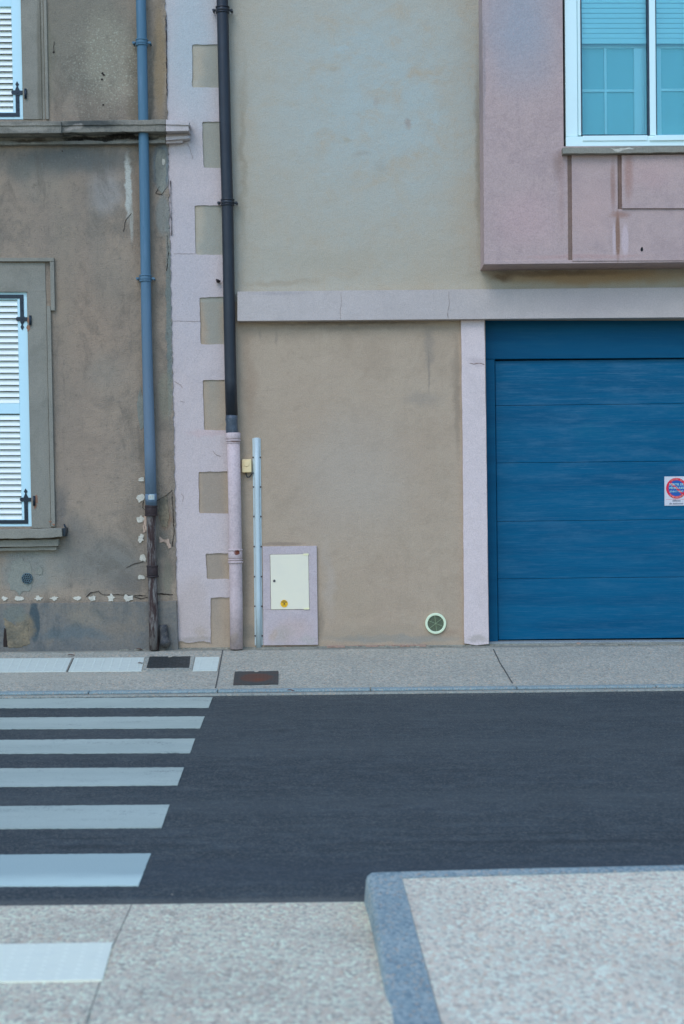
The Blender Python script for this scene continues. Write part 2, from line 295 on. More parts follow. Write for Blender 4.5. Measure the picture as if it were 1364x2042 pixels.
M['frame_blue'] = door_mat('frame_blue', col(0, 74, 118), col(0, 64, 106), col(44, 96, 130), .25)

# glass tinted cyan, the sky's reflection put into its colour
k = NT('window_glass'); t = k.t; t.nodes.remove(k.b)
tr = k.n('ShaderNodeBsdfTransparent'); tr.inputs[0].default_value = (.82, 1, 1, 1)
gl = k.n('ShaderNodeBsdfGlossy'); gl.inputs['Roughness'].default_value = .03; gl.inputs[0].default_value = (.7, .95, 1, 1)
fr = k.n('ShaderNodeFresnel'); fr.inputs[0].default_value = 1.6
mx = k.n('ShaderNodeMixShader'); k.lk(fr.outputs[0], mx.inputs[0]); fr.inputs[0].default_value = 1.6; k.lk(tr.outputs[0], mx.inputs[1]); k.lk(gl.outputs[0], mx.inputs[2])
k.lk(mx.outputs[0], t.nodes['Material Output'].inputs[0]); M['glass'] = k.m

# ground materials
def aggregate(name, base, a1, a2, sc, lst=()):
    k = NT(name)
    st_ = (1, .6, 1)
    cell = k.voro(sc, out='Color', st=st_); sp = k.n('ShaderNodeSeparateColor'); k.lk(cell, sp.inputs[0])
    c = k.mix(k.mr(sp.outputs[0], .35, .95, 0, .9), base, a1)
    c = k.mix(k.mr(sp.outputs[1], .62, 1., 0, .8), c, a2)
    c = k.mix(k.mr(sp.outputs[2], .8, 1., 0, .5), c, col(176, 164, 156, 'g'))
    e = k.voro(sc, 'DISTANCE_TO_EDGE', st=st_)
    c = k.mix(k.mr(e, .10, 0., 0, .4), c, a2)
    c = k.mix(k.mr(k.noise(1.6, 5, .65), .4, .7, 0, .28), c, a2)
    c = k.mix(k.mr(k.noise(9, 4, .65, off=(3, 3, 0)), .45, .75, 0, .3), c, a1)
    for (x, y, rx, ry, cc, a) in lst:
        c = k.mix(k.ma('MULTIPLY', k.blob(x, y, rx, ry, .7, .1, 4., ax='y'), a), c, cc)
    return k.out(c, .9, [(k.mr(e, 0, .3), .5, .004)], spec=.15)
M['pavement_far'] = aggregate('pavement_far', col(134, 150, 163, 'g'), col(156, 170, 182, 'g'), col(110, 125, 139, 'g'), 75, [
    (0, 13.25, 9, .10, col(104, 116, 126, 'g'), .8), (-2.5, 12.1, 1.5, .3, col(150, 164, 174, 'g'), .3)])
M['pavement_near'] = aggregate('pavement_near', col(177, 184, 190, 'g'), col(216, 221, 224, 'g'), col(130, 138, 148, 'g'), 88)
M['raised_near'] = aggregate('raised_near', col(186, 193, 200, 'g'), col(221, 226, 231, 'g'), col(142, 150, 160, 'g'), 88, [(1.2, 4.2, .5, .4, col(134, 146, 158, 'g'), .4)])
M['granite'] = aggregate('granite', col(118, 148, 174, 'g'), col(146, 172, 196, 'g'), col(86, 116, 144, 'g'), 110)
M['granite_far'] = aggregate('granite_far', col(112, 144, 172, 'g'), col(132, 162, 188, 'g'), col(94, 122, 150, 'g'), 120)
M['gutter'] = aggregate('gutter', col(128, 146, 162, 'g'), col(144, 162, 176, 'g'), col(100, 118, 134, 'g'), 90)
k = NT('asphalt')
c = k.mix(k.mr(k.noise(.7, 5, .6, (.5, 1, 1)), .35, .7), col(39, 53, 67, 'g'), col(47, 61, 75, 'g'))
c = k.mix(k.mr(k.noise(3, 6, .7, (.3, 1, 1), (2, 2, 2)), .45, .75, 0, .5), c, col(52, 68, 86, 'g'))
cell = k.voro(120, out='Color'); sp = k.n('ShaderNodeSeparateColor'); k.lk(cell, sp.inputs[0])
c = k.mix(k.mr(k.noise(11, 6, .75, (.4, 1, 1), (3, 3, 3)), .42, .7, 0, .55), c, col(66, 84, 102, 'g'))
c = k.mix(k.mr(sp.outputs[0], .5, 1, 0, .45), c, col(96, 106, 118, 'g'))
c = k.mix(k.mr(sp.outputs[1], .6, 1, 0, .45), c, col(40, 50, 62, 'g'))
c = k.mix(k.mr(k.noise(38, 3, .6), .58, .75, 0, .4), c, col(82, 84, 92, 'g'))
for yy_, wd_, aa in ((7.3, .38, .30), (8.9, .4, .26), (10.2, .3, .2)):
    c = k.mix(k.ma('MULTIPLY', k.blob(0, yy_, 40, wd_, .95, .3, .8, ax='y'), aa), c, col(66, 80, 94, 'g'))
for xx_, yy_, rr_ in ((.6, 8.1, .10), (1.9, 8.3, .16), (-.4, 9.6, .07), (2.4, 7.0, .07), (.2, 7.2, .05)):
    c = k.mix(k.ma('MULTIPLY', k.blob(xx_, yy_, rr_, rr_*1.3, .8, .12, 6., ax='y'), .35), c, col(34, 44, 56, 'g'))
gr = k.ma('MULTIPLY', k.mr(k.noise(55, 3, .7, off=(2, 9, 0)), .56, .66), k.blob(0, 11.3, 40, .22, .8, .12, 3., ax='y'))
c = k.mix(k.ma('MULTIPLY', gr, .7), c, col(132, 142, 150, 'g'))
ln = k.blob(0, 6.42, 30, .05, .8, .03, 8., ax='y'); brk = k.mr(k.noise(3, 4, .7, (.6, 1, 1)), .42, .6)
c = k.mix(k.ma('MULTIPLY', k.ma('MULTIPLY', ln, brk), .55), c, col(36, 46, 58, 'g'))
ln = k.blob(0, 6.58, 30, .02, .8, .02, 8., ax='y'); c = k.mix(k.ma('MULTIPLY', k.ma('MULTIPLY', ln, brk), .5), c, col(36, 46, 58, 'g'))
c = k.mix(k.ma('MULTIPLY', k.blob(0, 5.5, 30, .10, .8, .05, 6., ax='y'), .35), c, col(96, 106, 116, 'g'))
c = k.mix(k.ma('MULTIPLY', k.blob(0, 5.95, 30, .35, .9, .1, 3., ax='y'), .4), c, col(50, 64, 82, 'g'))
fl = k.ma('MULTIPLY', k.mr(k.noise(30, 2, .5, off=(9, 9, 0)), .72, .76), k.blob(.0, 5.62, 1.5, .2, .5, .1, 3., ax='y'))
c = k.mix(fl, c, col(170, 176, 184, 'g'))
M['asphalt'] = k.out(c, .88, [(k.voro(120), .6, .004), (k.noise(5, 3), .2, .01)], spec=.25)
def road_paint(name, c0, c1, wear):
    k = NT(name)
    c = k.mix(k.mr(k.noise(2.5, 5, .7, (.3, 1, 1)), .35, .7), c0, c1)
    c = k.mix(k.mr(k.noise(70, 4, .75), .55, .78, 0, wear), c, col(96, 112, 128, 'g'))
    c = k.mix(k.mr(k.noise(7, 6, .75, (.5, 2, 1), (1, 6, 2)), .6, .72, 0, wear*.7), c, col(118, 134, 150, 'g'))
    c = k.mix(k.mr(k.noise(1.1, 5, .65, (.5, 1, 1), (6, 2, 2)), .42, .68, 0, .3), c, col(150, 180, 202, 'g'))
    c = k.mix(k.ma('MULTIPLY', k.mr(k.noise(4, 6, .8, (.4, 1, 1), (8, 6, 2)), .5, .66), k.mr(k.noise(90, 3, .7), .5, .6)), c, col(84, 104, 122, 'g'))
    return k.out(c, .7, [(k.voro(120), .3, .003)], spec=.2)
M['stripe_paint'] = road_paint('stripe_paint', col(138, 165, 183, 'g'), col(130, 157, 175, 'g'), .65)
k = NT('stripe_paint_bright')
c = k.mix(k.mr(k.noise(2.5, 5, .7, (.3, 1, 1)), .35, .7), col(158, 194, 218, 'g'), col(150, 186, 212, 'g'))
yy = k.n('ShaderNodeSeparateXYZ'); k.lk(k.p, yy.inputs[0])
g_ = k.mr(k.ma('ADD', yy.outputs[1], k.ma('MULTIPLY', k.noise(3, 4, .6, (.5, 1, 1)), .25)), 5.92, 6.1)
c = k.mix(k.ma('MULTIPLY', g_, .8), c, col(124, 156, 180, 'g'))
c = k.mix(k.mr(k.noise(70, 4, .75), .58, .8, 0, .3), c, col(110, 126, 140, 'g'))
M['stripe_bright'] = k.out(c, .7, [(k.voro(120), .3, .003)], spec=.2)
M['tactile'] = paint('tactile', col(164, 192, 214, 'g'), .7, .35, col(146, 170, 192, 'g'), sc=14)
M['tactile_near'] = paint('tactile_near', col(196, 218, 232, 'g'), .7, .35, col(176, 200, 218, 'g'), sc=8)
M['lid_dark'] = paint('lid_dark', col(32, 44, 54, 'g'), .6, .6, col(50, 48, 50, 'g'), sc=14, b=.4)
k = NT('lid_rusty'); p = G(511, 1354, *FAR)
c = k.mix(k.mr(k.noise(14, 5, .7), .4, .7), col(54, 64, 74, 'g'), col(62, 60, 66, 'g'))
c = k.mix(k.ma('MULTIPLY', k.blob(p.x, p.y, .15, .19, .3, .02, 12., ax='y'), .85), c, col(76, 58, 56, 'g'))
c = k.mix(k.ma('MULTIPLY', k.blob(p.x+.03, p.y-.08, .08, .09, .8, .03, 12., ax='y'), .8), c, col(88, 58, 50, 'g'))
M['lid_rusty'] = k.out(c, .7, [(k.noise(60, 4), .5, .004)])
M['mortar'] = render_coat('mortar', col(122, 136, 146, 'g'), col(144, 156, 166, 'g'), col(92, 104, 114, 'g'), (), YR, 60, .5)
M['brick_bit'] = paint('brick_bit', col(136, 128, 132, 'g'), .9, .8, col(112, 104, 108, 'g'), sc=24)
M['joint_line'] = paint('joint_line', col(62, 72, 82, 'g'), .95, .3)
M['joint_faint'] = paint('joint_faint', col(112, 122, 132, 'g'), .95, .4)
M['leaf'] = paint('leaf', (.12, .06, .04, 1), .8, .4, sc=40)
M['concrete'] = render_coat('concrete', col(116, 132, 146), col(128, 142, 154), col(98, 112, 124), (), YR, 70, .5)
M['soil'] = paint('soil', (.12, .11, .1, 1), .95, .5, sc=1)
M['roof_tile'] = paint('roof_tile', (.30, .14, .09, 1), .9, .5, sc=3)

# ---------------------------------------------------------------- mesh builder
def world(o):
    m = o.matrix_parent_inverse @ Matrix.Translation(o.location)
    return world(o.parent) @ m if o.parent else m

class MB:
    def __init__(s): s.v = []; s.f = []; s.mi = []; s.sm = []; s.cur = 0
    def face(s, idx, sm=False): s.f.append(tuple(idx)); s.mi.append(s.cur); s.sm.append(sm)
    def add(s, vs): n = len(s.v); s.v += [tuple(v) for v in vs]; return n
    def prism(s, front, back):
        n = len(front); a = s.add(front); b = s.add(back)
        s.face(range(a, a+n)); s.face(reversed(range(b, b+n)))
        for i in range(n):
            j = (i+1) % n; s.face((a+j, a+i, b+i, b+j))
        return s
    def wall(s, pts, Y, d):          # outline measured on the plane Y, thickness d behind it
        fr = [W(x, y, Y) for x, y in pts]
        ar = sum(fr[i].x*fr[(i+1) % len(fr)].z - fr[(i+1) % len(fr)].x*fr[i].z for i in range(len(fr)))
        if ar < 0: fr.reverse()
        return s.prism(fr, [v + Vector((0, d, 0)) for v in fr])
    def flat(s, pts, pl, th, dz=.004):   # sheet lying on an inclined ground plane
        fr = [G(x, y, *pl) + Vector((0, 0, dz)) for x, y in pts]
        return s.flatw(fr, th)
    def flatw(s, fr, th):
        fr = [Vector(v) for v in fr]
        ar = sum(fr[i].x*fr[(i+1) % len(fr)].y - fr[(i+1) % len(fr)].x*fr[i].y for i in range(len(fr)))
        if ar < 0: fr.reverse()
        return s.prism(fr, [v - Vector((0, 0, th)) for v in fr])
    def box(s, x0, x1, y0, y1, z0, z1):
        return s.prism([(x0, y0, z0), (x1, y0, z0), (x1, y0, z1), (x0, y0, z1)], [(x0, y1, z0), (x1, y1, z0), (x1, y1, z1), (x0, y1, z1)])
    def tube(s, path, rad, n=20, cap=True):
        path = [Vector(p) for p in path]; m = len(path)
        if not isinstance(rad, (list, tuple)): rad = [rad]*m
        rings = []; up = Vector((.123, .2, .97))
        for i, p in enumerate(path):
            t = (path[min(i+1, m-1)] - path[max(i-1, 0)])
            if t.length < 1e-7: t = Vector((0, 0, -1))
            t.normalize()
            a = t.cross(Vector((0, 1, 0)) if abs(t.y) < .9 else Vector((1, 0, 0))).normalized(); b = t.cross(a)
            rings.append(s.add([p + (a*math.cos(2*math.pi*j/n) + b*math.sin(2*math.pi*j/n))*rad[i] for j in range(n)]))
        for r0, r1 in zip(rings, rings[1:]):
            for j in range(n):
                q = (j+1) % n; s.face((r0+j, r0+q, r1+q, r1+j), True)
        if cap: s.face(reversed(range(rings[0], rings[0]+n))); s.face(range(rings[-1], rings[-1]+n))
        return s
    def disc(s, c, r, d, n=40, ri=0):    # round plate facing the street, thickness d
        c = Vector(c)
        o = [c + Vector((r*math.cos(2*math.pi*j/n), 0, r*math.sin(2*math.pi*j/n))) for j in range(n)]
        dv = Vector((0, d, 0))
        if not ri: return s.prism(o, [v+dv for v in o])
        i_ = [c + (v-c)*ri/r for v in o]
        a = s.add(o); b = s.add(i_); e = s.add([v+dv for v in o]); g = s.add([v+dv for v in i_])
        for j in range(n):
            q = (j+1) % n
            s.face((a+j, a+q, b+q, b+j)); s.face((a+q, a+j, e+j, e+q), True); s.face((b+j, b+q, g+q, g+j), True)
        return s
    def dome(s, c, r, h, n=8):
        c = Vector(c); a = s.add([c + Vector((r*math.cos(2*math.pi*j/n), r*math.sin(2*math.pi*j/n), 0)) for j in range(n)])
        b = s.add([c + Vector((.6*r*math.cos(2*math.pi*j/n), .6*r*math.sin(2*math.pi*j/n), h)) for j in range(n)])
        for j in range(n): q = (j+1) % n; s.face((a+j, a+q, b+q, b+j), True)
        s.face(range(b, b+n), True)
    def ribbon(s, pts, wd, Y, d=.003, jit=0):   # crack or bead following the wall
        up, dn = [], []
        for i, (x, y) in enumerate(pts):
            x0, y0 = pts[max(0, i-1)]; x1, y1 = pts[min(len(pts)-1, i+1)]
            l = math.hypot(x1-x0, y1-y0) or 1; nx, ny = -(y1-y0)/l, (x1-x0)/l
            k = wd*(1+random.uniform(-jit, jit))/2
            up.append((x+nx*k, y+ny*k)); dn.append((x-nx*k, y-ny*k))
        return s.wall(up + dn[::-1], Y, d)
    def build(s, name, mats, parent=None, bevel=0, seg=2):
        me = bpy.data.meshes.new(name); me.from_pydata(s.v, [], s.f)
        for mt in (mats if isinstance(mats, (list, tuple)) else [mats]): me.materials.append(M[mt])
        for p, i, sm in zip(me.polygons, s.mi, s.sm): p.material_index = i; p.use_smooth = sm
        me.update()
        o = bpy.data.objects.new(name, me); C.objects.link(o)
        if parent:
            o.parent = parent
            mw = world(parent)
            o.matrix_parent_inverse = mw.inverted()
        if bevel:
            b = o.modifiers.new('bevel', 'BEVEL'); b.width = bevel; b.segments = seg; b.limit_method = 'ANGLE'; b.angle_limit = R(35)
        return o

def empty(name, loc, label, cat, group=None):
    o = bpy.data.objects.new(name, None); C.objects.link(o); o.location = loc; o.empty_display_size = .2
    o['label'] = label; o['category'] = cat
    if group: o['group'] = group
    return o
def tag(o, label=None, cat=None, group=None, kind=None):
    for k_, v in (('label', label), ('category', cat), ('group', group), ('kind', kind)):
        if v: o[k_] = v
    return o
def rough(pts, step=4, jit=1., seed=0, closed=True):     # a broken, hand made outline
    rnd = random.Random(seed); out = []
    n = len(pts)
    for i in range(n if closed else n-1):
        (x0, y0), (x1, y1) = pts[i], pts[(i+1) % n]
        m = max(1, int(math.hypot(x1-x0, y1-y0)/step))
        for j in range(m):
            t = j/m; q = jit if j else jit*.4
            out.append((x0+(x1-x0)*t+rnd.uniform(-q, q), y0+(y1-y0)*t+rnd.uniform(-q, q)))
    if not closed: out.append(pts[-1])
    return out
def splat(x, y, rx, ry, seed, n=22, j=.45):
    rnd = random.Random(seed)
    return [(x + rx*math.cos(a)*k_, y + ry*math.sin(a)*k_) for a, k_ in ((2*math.pi*i/n, 1+rnd.uniform(-j, j*.6)) for i in range(n))]
def rect(x0, y0, x1, y1): return [(x0, y0), (x1, y0), (x1, y1), (x0, y1)]

def facade(mb, xs, ys, holes, lean, Y, d):
    P = lambda i, j, dy=0: W(xs[i] + lean*(ys[j]-600), ys[j], Y) + Vector((0, dy, 0))
    hole = lambda i, j: (i, j) in holes or i < 0 or j < 0 or i >= len(xs)-1 or j >= len(ys)-1
    for i in range(len(xs)-1):
        for j in range(len(ys)-1):
            if hole(i, j): continue
            a = mb.add([P(i, j+1), P(i+1, j+1), P(i+1, j), P(i, j)]); mb.face(range(a, a+4))
            for (di, dj, (p0, q0), (p1, q1)) in ((-1, 0, (i, j), (i, j+1)), (1, 0, (i+1, j+1), (i+1, j)), (0, -1, (i+1, j), (i, j)), (0, 1, (i, j+1), (i+1, j+1))):
                if hole(i+di, j+dj):
                    b = mb.add([P(p0, q0), P(p1, q1), P(p1, q1, d), P(p0, q0, d)]); mb.face((b+3, b+2, b+1, b))

# ---------------------------------------------------------------- ground, road, pavements
g = MB(); g.box(-150, 150, -150, 150, -.5, -.2); tag(g.build('ground', 'soil'), kind='structure')
g = MB(); g.box(-40, 40, 5.40, 11.42, -.15, 0); road = tag(g.build('road', 'asphalt'), kind='structure')
st = [((424, 1391), (416, 1411.5), 1394, 1412.5), ((408, 1429.5), (399, 1452.5), 1432, 1454.5), ((389, 1474), (379, 1502), 1476.5, 1503.5),
      ((367, 1531.5), (354, 1566.5), 1533.5, 1569.5), ((338, 1606), (322, 1651.5), 1609, 1653.5), ((301, 1703.5), (276, 1767.5), 1706, 1768.5)]
for i, (a, b, l0, l1) in enumerate(st):
    k0 = (a[1]-l0)/(a[0]-8); k1 = (b[1]-l1)/(b[0]-8)
    m = MB(); m.flat(rough([(-900, l0+k0*-908), a, b, (-900, l1+k1*-908)], 6, .35, i), (0, 0, 0), .006, .004)
    m.build('crosswalk_stripe', 'stripe_bright' if i == 5 else 'stripe_paint', road)

def slope_slab(mb, x0, x1, Y0, Y1, pl, z1=-.15):
    zf = lambda Y: pl[0] + pl[1]*(Y-pl[2])
    mb.prism([(x0, Y0, zf(Y0)), (x1, Y0, zf(Y0)), (x1, Y1, zf(Y1)), (x0, Y1, zf(Y1))][::-1] if False else [(x0, Y0, zf(Y0)), (x1, Y0, zf(Y0)), (x1, Y1, zf(Y1)), (x0, Y1, zf(Y1))],
             [(x0, Y0, z1), (x1, Y0, z1), (x1, Y1, z1), (x0, Y1, z1)])
g = MB(); slope_slab(g, -40, 40, 11.552, 13.6, FAR); pav = tag(g.build('pavement', 'pavement_far'), kind='structure')
# far kerb: low granite stones with a worn joint between each pair, gutter strip below
xs = [-40, -30, -20, -12, -8, -5.2] + [G(x, 1380, .03).x for x in (176, 432, 740, 1040, 1330)] + [4.6, 6.8, 9, 14, 20, 40]
k_ = MB()
for a, b in zip(xs, xs[1:]): k_.box(a+.003, b-.003, 11.44, 11.549, -.12, .03)
kerb = tag(k_.build('kerb', 'granite_far', bevel=.008), kind='structure')
k_ = MB(); k_.box(-40, 40, 11.35, 11.437, -.1, .011); k_.build('gutter_strip', 'gutter', kerb, .004)
j_ = MB(); j_.box(-40, 40, 11.435, 11.445, -.1, .0135); j_.build('kerb_joint', 'joint_line', kerb)

def line_on(mb, pts, wd, pl, dz=.0035):
    q = [G(x, y, *pl) for x, y in pts]; up, dn = [], []
    for i, p in enumerate(q):
        t = (q[min(i+1, len(q)-1)] - q[max(0, i-1)]); t.normalize(); nv = Vector((-t.y, t.x, 0))*wd/2
        up.append(p+nv+Vector((0, 0, dz))); dn.append(p-nv+Vector((0, 0, dz)))
    mb.flatw(up + dn[::-1], .003)
j_ = MB()
for pts in ([(444, 1297), (439, 1325), (430, 1372)], [(984, 1295), (997, 1322), (1022, 1363)], [(147, 1313), (134, 1340)], [(-300, 1303), (-320, 1378)]):
    line_on(j_, rough(pts, 8, .3, 3, False), .009, FAR)
j_.build('expansion_joint', 'joint_line', pav)
m = MB(); m.flat(rough([(-900, 1309), (-400, 1296), (-400, 1302)], 9, .5, 1), FAR, .01, .006)
m = MB()
m.flat(rough([(0, 1298), (120, 1297), (290, 1296), (360, 1294), (440, 1294), (520, 1294), (700, 1291), (900, 1290), (975, 1287), (1364, 1286), (1364, 1280), (0, 1285)], 7, 1.1, 5), FAR, .01, .008)
m.build('mortar_edge', 'mortar', pav)
m = MB()
for a, b, y in ((548, 580, 1290.5), (652, 688, 1291), (694, 768, 1289), (775, 850, 1289), (1150, 1158, 1285)):
    m.flat(rough(rect(a, y-1, b, y+1.2), 5, .5, a), FAR, .012, .014)
m.build('brick_edge', 'brick_bit', pav)
# tactile slabs with domes
def tactile(quad, pl, mat, parent, sp=.075, hd=.004):
    m = MB(); m.flat(quad, pl, .02, .005)
    q = [G(x, y, *pl) for x, y in quad]; tl, tr_, br, bl = q
    nv = max(2, int(abs(tl.y-bl.y)/sp)); nu = max(2, int((tr_-tl).length/sp))
    for i in range(nu):
        for j in range(nv):
            u, v = (i+.5)/nu, (j+.5)/nv
            p = tl.lerp(tr_, u).lerp(bl.lerp(br, u), v)
            if p.x > -5.5: m.dome(p + Vector((0, 0, .005)), .0115, hd)
    return m.build('tactile_strip', mat, parent)
tactile([(-420, 1317), (143, 1313), (131, 1340), (-440, 1345)], FAR, 'tactile', pav)
tactile([(148, 1313), (288, 1312), (282, 1339), (136, 1340)], FAR, 'tactile', pav)
tactile([(390, 1311.5), (438, 1311), (433, 1338), (384, 1338.5)], FAR, 'tactile', pav)

# near pavement ramp and the raised kerbed platform
npv = MB(); slope_slab(npv, -40, .16, 3.99, 5.488, NEAR); npv.box(-40, .16, -12, 3.99, -.15, .12)
npv = tag(npv.build('near_pavement', 'pavement_near'), kind='structure')
ramp2 = (0., -.08, 5.49)
tactile([(-500, 1893), (225, 1882), (204, 1957), (-560, 1970)], NEAR, 'tactile_near', npv, .055, .0012)
j_ = MB(); line_on(j_, [(263, 1803), (245, 1842), (223, 1891)], .003, NEAR, .0015); line_on(j_, [(200, 1958), (170, 2042)], .003, NEAR, .0015); j_.build('expansion_joint', 'joint_faint', npv)
rp = MB()
def rz(Y): return RAI[0] + RAI[1]*(Y-RAI[2])
fr = [(.202, 5.40), (.242, 3.9), (.279, 2.4), (.279, -12), (40, -12), (40, 6.9), (1.45, 5.485)]
rp.prism([(x, y, rz(y)) for x, y in fr], [(x, y, -.15) for x, y in fr])
rpv = tag(rp.build('raised_pavement', 'raised_near'), kind='structure')
# granite edging of the platform, rounded corner towards the road
k_ = MB()
def kerb_run(path, inner, mat=None):
    """path: (x_bottom, x_top, y_bottom, y_top); inner: (x, y)"""
    n = len(path); B = []; Tp = []; I = []; IB = []
    for (xb, xt, yb, yt), (xi, yi) in zip(path, inner):
        B.append((xb, yb, -.1)); Tp.append((xt, yt, rz(yt)+.003)); I.append((xi, yi, rz(yi)+.003)); IB.append((xi, yi, -.1))
    R_ = []
    for (xb, xt, yb, yt), (xi, yi) in zip(path, inner):   # round the arris over three rows
        o = Vector((xt-xb, yt-yb, 0)); iv = (Vector((xi, yi, 0)) - Vector((xt, yt, 0))).normalized()
        z = rz(yt)+.003
        R_.append([(xb, yb, -.1), (xt - o.x*.25, yt - o.y*.25, z-.026), (xt, yt, z-.009), (xt + iv.x*.012, yt + iv.y*.012, z), (xi, yi, z), (xi, yi, -.1)])
    idx = [k_.add(r) for r in R_]
    for a, b in zip(idx, idx[1:]):
        for j in range(5): k_.face((a+j, a+j+1, b+j+1, b+j), j in (0, 1, 2))
    k_.face(range(idx[0], idx[0]+6)); k_.face(reversed(range(idx[-1], idx[-1]+6)))
path = [(.175, .175, .0, .0), (.16, .16, 2.4, 2.4), (.112, .117, 3.96, 3.96), (.090, .107, 4.7, 4.7), (.076, .097, 5.25, 5.25), (.070, .090, 5.42, 5.41), (.0685, .088, 5.485, 5.468), (.074, .095, 5.505, 5.487), (.12, .125, 5.512, 5.495), (.6, .6, 5.55, 5.53), (1.3, 1.3, 5.58, 5.56), (40, 40, 7.15, 7.13)]
inner = [(.302, 0), (.298, 2.4), (.259, 3.96), (.240, 4.7), (.226, 5.25), (.2225, 5.400), (.2235, 5.403), (.228, 5.405), (.24, 5.406), (.6, 5.437), (1.3, 5.47), (40, 6.97)]
path = [(a-.011, b-.011, c, d) if c < 7 else (a, b, c, d) for a, b, c, d in path]; inner = [(a-.021, b) for a, b in inner]
kerb_run(path, inner)
ko = k_.build('near_kerb', 'granite'); tag(ko, kind='structure')
# ---------------------------------------------------------------- the old house (left)
LL = .021
def PL(u, v): return (u + LL*(v-600), v)
seam = lambda v: 339.5 + .0193*(v-600)
old = empty('old_house', (-4.5, YL, .17), 'old house with crumbling grey-brown render, white louvred shutters and a moulded stone ledge', 'house')
b = MB(); facade(b, [-1500, -190, 54, 339.5], [-1000, -230, 239, 582, 1050, 1330], {(1, 1), (1, 3)}, LL, YL, .16)
sx = W(seam(600), 600, YL).x
b.box(-16, sx-.06, YL+.16, YL+6, -.15, 10.0)
# ragged render edge along the seam with the pink neighbour
edge = rough([(seam(v)-6, v) for v in (-20, 120, 240)] , 7, 1, 2, False)
e1 = rough([(seam(v)+1.5, v) for v in (-20, 300, 600, 900, 1295)], 6, 1.6, 11, False)
b.wall(e1 + [(seam(1295)-9, 1295), (seam(-20)-9, -20)], YL-.004, .02)
# cracks, blown render and bare stone around the pipe (surface of this same wall)
b.cur = 1
for pts, wd, j in (
    ([(318, 372), (310, 385), (322, 388), (334, 372)], 1.6, .5), ([(262, 425), (250, 440), (246, 462)], .8, .5),
    ([(343, 978), (332, 988), (314, 998), (306, 1000)], 1.6, .5), ([(343, 980), (346, 1040), (347, 1060), (344, 1090)], 2.2, .6),
    ([(300, 1186), (322, 1184), (345, 1186)], 3.2, .5), ([(172, 1190), (180, 1182), (196, 1179), (205, 1186), (240, 1186), (262, 1188), (290, 1187)], 1.8, .6), ([(268, 1190), (280, 1194), (294, 1191)], 2.5, .7),
    ([(252, 1132), (268, 1124), (286, 1120)], 1., .6), ([(340, 360), (342, 470)], 1.4, .8), ([(333, 470), (336, 505), (332, 540)], 1.6, .8),
    ([(331, 30), (332, 110), (333, 190)], 1.8, .8), ([(70, 90), (79, 100), (78, 120)], 1.2, .6), ([(77, 128), (80, 134), (78, 142)], 1.8, .7), ([(108, 82), (107, 92), (108, 104)], 1., .5),
    ([(286, 1000), (284, 1012), (290, 1018)], 1.4, .5), ([(286, 1040), (290, 1062)], 1., .5)):
    b.ribbon(rough(pts, 4, .6, int(pts[0][0]), False), wd*.6, YL-.0065, .01, j)
for x, y, r in ((204, 146, 2.2), (207, 149, 2.4), (203, 158, 2.3), (206, 209, 2.), (107, 104, 2.2), (124, 301, 1.5)): b.wall(splat(x, y, r, r*.9, int(x*y), 9, .3), YL-.005, .01)
b.cur = 2
b.wall(splat(42, 1150, 26, 36, 3, 26, .18), YL-.004, .01); b.wall(splat(78, 1138, 8, 9, 8, 8, .2), YL-.007, .01)
b.wall(rough([(331, 300), (331, 372), (324, 388), (312, 372), (309, 330), (313, 296)], 6, 1.3, 2), YL-.0055, .01)
b.wall(rough([(280, 770), (286, 800), (287, 850), (280, 858), (274, 830), (273, 805)], 6, 1.2, 4), YL-.004, .01)
b.cur = 3
b.wall(rough([(320, 992), (334, 990), (337, 1030), (333, 1052), (322, 1050), (316, 1020)], 5, 1.4, 6), YL-.006, .01)
b.cur = 4
b.wall(rough([(318, 1070), (328, 1076), (336, 1074), (341, 1092), (336, 1094), (332, 1084), (326, 1080), (318, 1082)], 3, 1., 6), YL-.008, .012)
b.wall(rough([(288, 1028), (293, 1030), (292, 1060), (286, 1062), (285, 1045)], 4, 1., 9), YL-.006, .01)
b.cur = 5
b.wall(splat(326, 322, 3, 7, 5, 8, .3), YL-.006, .008)
b.build('wall', ['old_render', 'crack', 'mortar_patch', 'bare_stone', 'stain_pink', 'plaster'], old)
b = MB()
for i, (x, y, rx, ry) in enumerate(((282, 956, 7, 7), (281, 993, 8, 9), (281, 1035, 8, 9), (281, 1073, 7, 9), (283, 1114, 9, 8), (281, 1151, 9, 6),
        (9, 1193, 7, 4), (38, 1193, 11, 7), (77, 1193, 8, 5), (108, 1194, 10, 4), (154, 1193, 10, 6), (184, 1194, 7, 6), (222, 1192, 7, 7), (256, 1192, 10, 6), (271, 1210, 1.5, 3), (-30, 1193, 9, 5), (-70, 1193, 8, 5))):
    b = MB(); b.wall(rough(splat(x, y, rx*(.85+.35*((i*37) % 10)/10), ry*(.8+.4*((i*53) % 10)/10), i+40, 9+i % 5, .35+.05*(i % 5)), 1.6, .9, i), YL-.008, .015)
    b.build('plaster_dab', 'plaster', old)
# plinth (proud, sloping top)
b = MB()
pl_top = rough([(-1500, 1214), (0, 1204), (150, 1202), (290, 1200), (352, 1198)], 9, .5, 4, False)
b.wall(pl_top + [(357, 1330), (-1500, 1330)], YL-.03, .04)
b.cur = 1; b.wall(rough([(7, 1232), (22, 1240), (36, 1250), (50, 1236), (57, 1238), (56, 1262), (60, 1284), (44, 1291), (17, 1292), (12, 1262)], 4, 1.8, 12), YL-.034, .02)
b.cur = 2; b.wall(rough([(8, 1252), (12, 1254), (15, 1290), (6, 1290)], 6, .6, 2), YL-.036, .02)
b.build('plinth', ['plinth_render', 'bare_stone', 'crack'], old, .006)
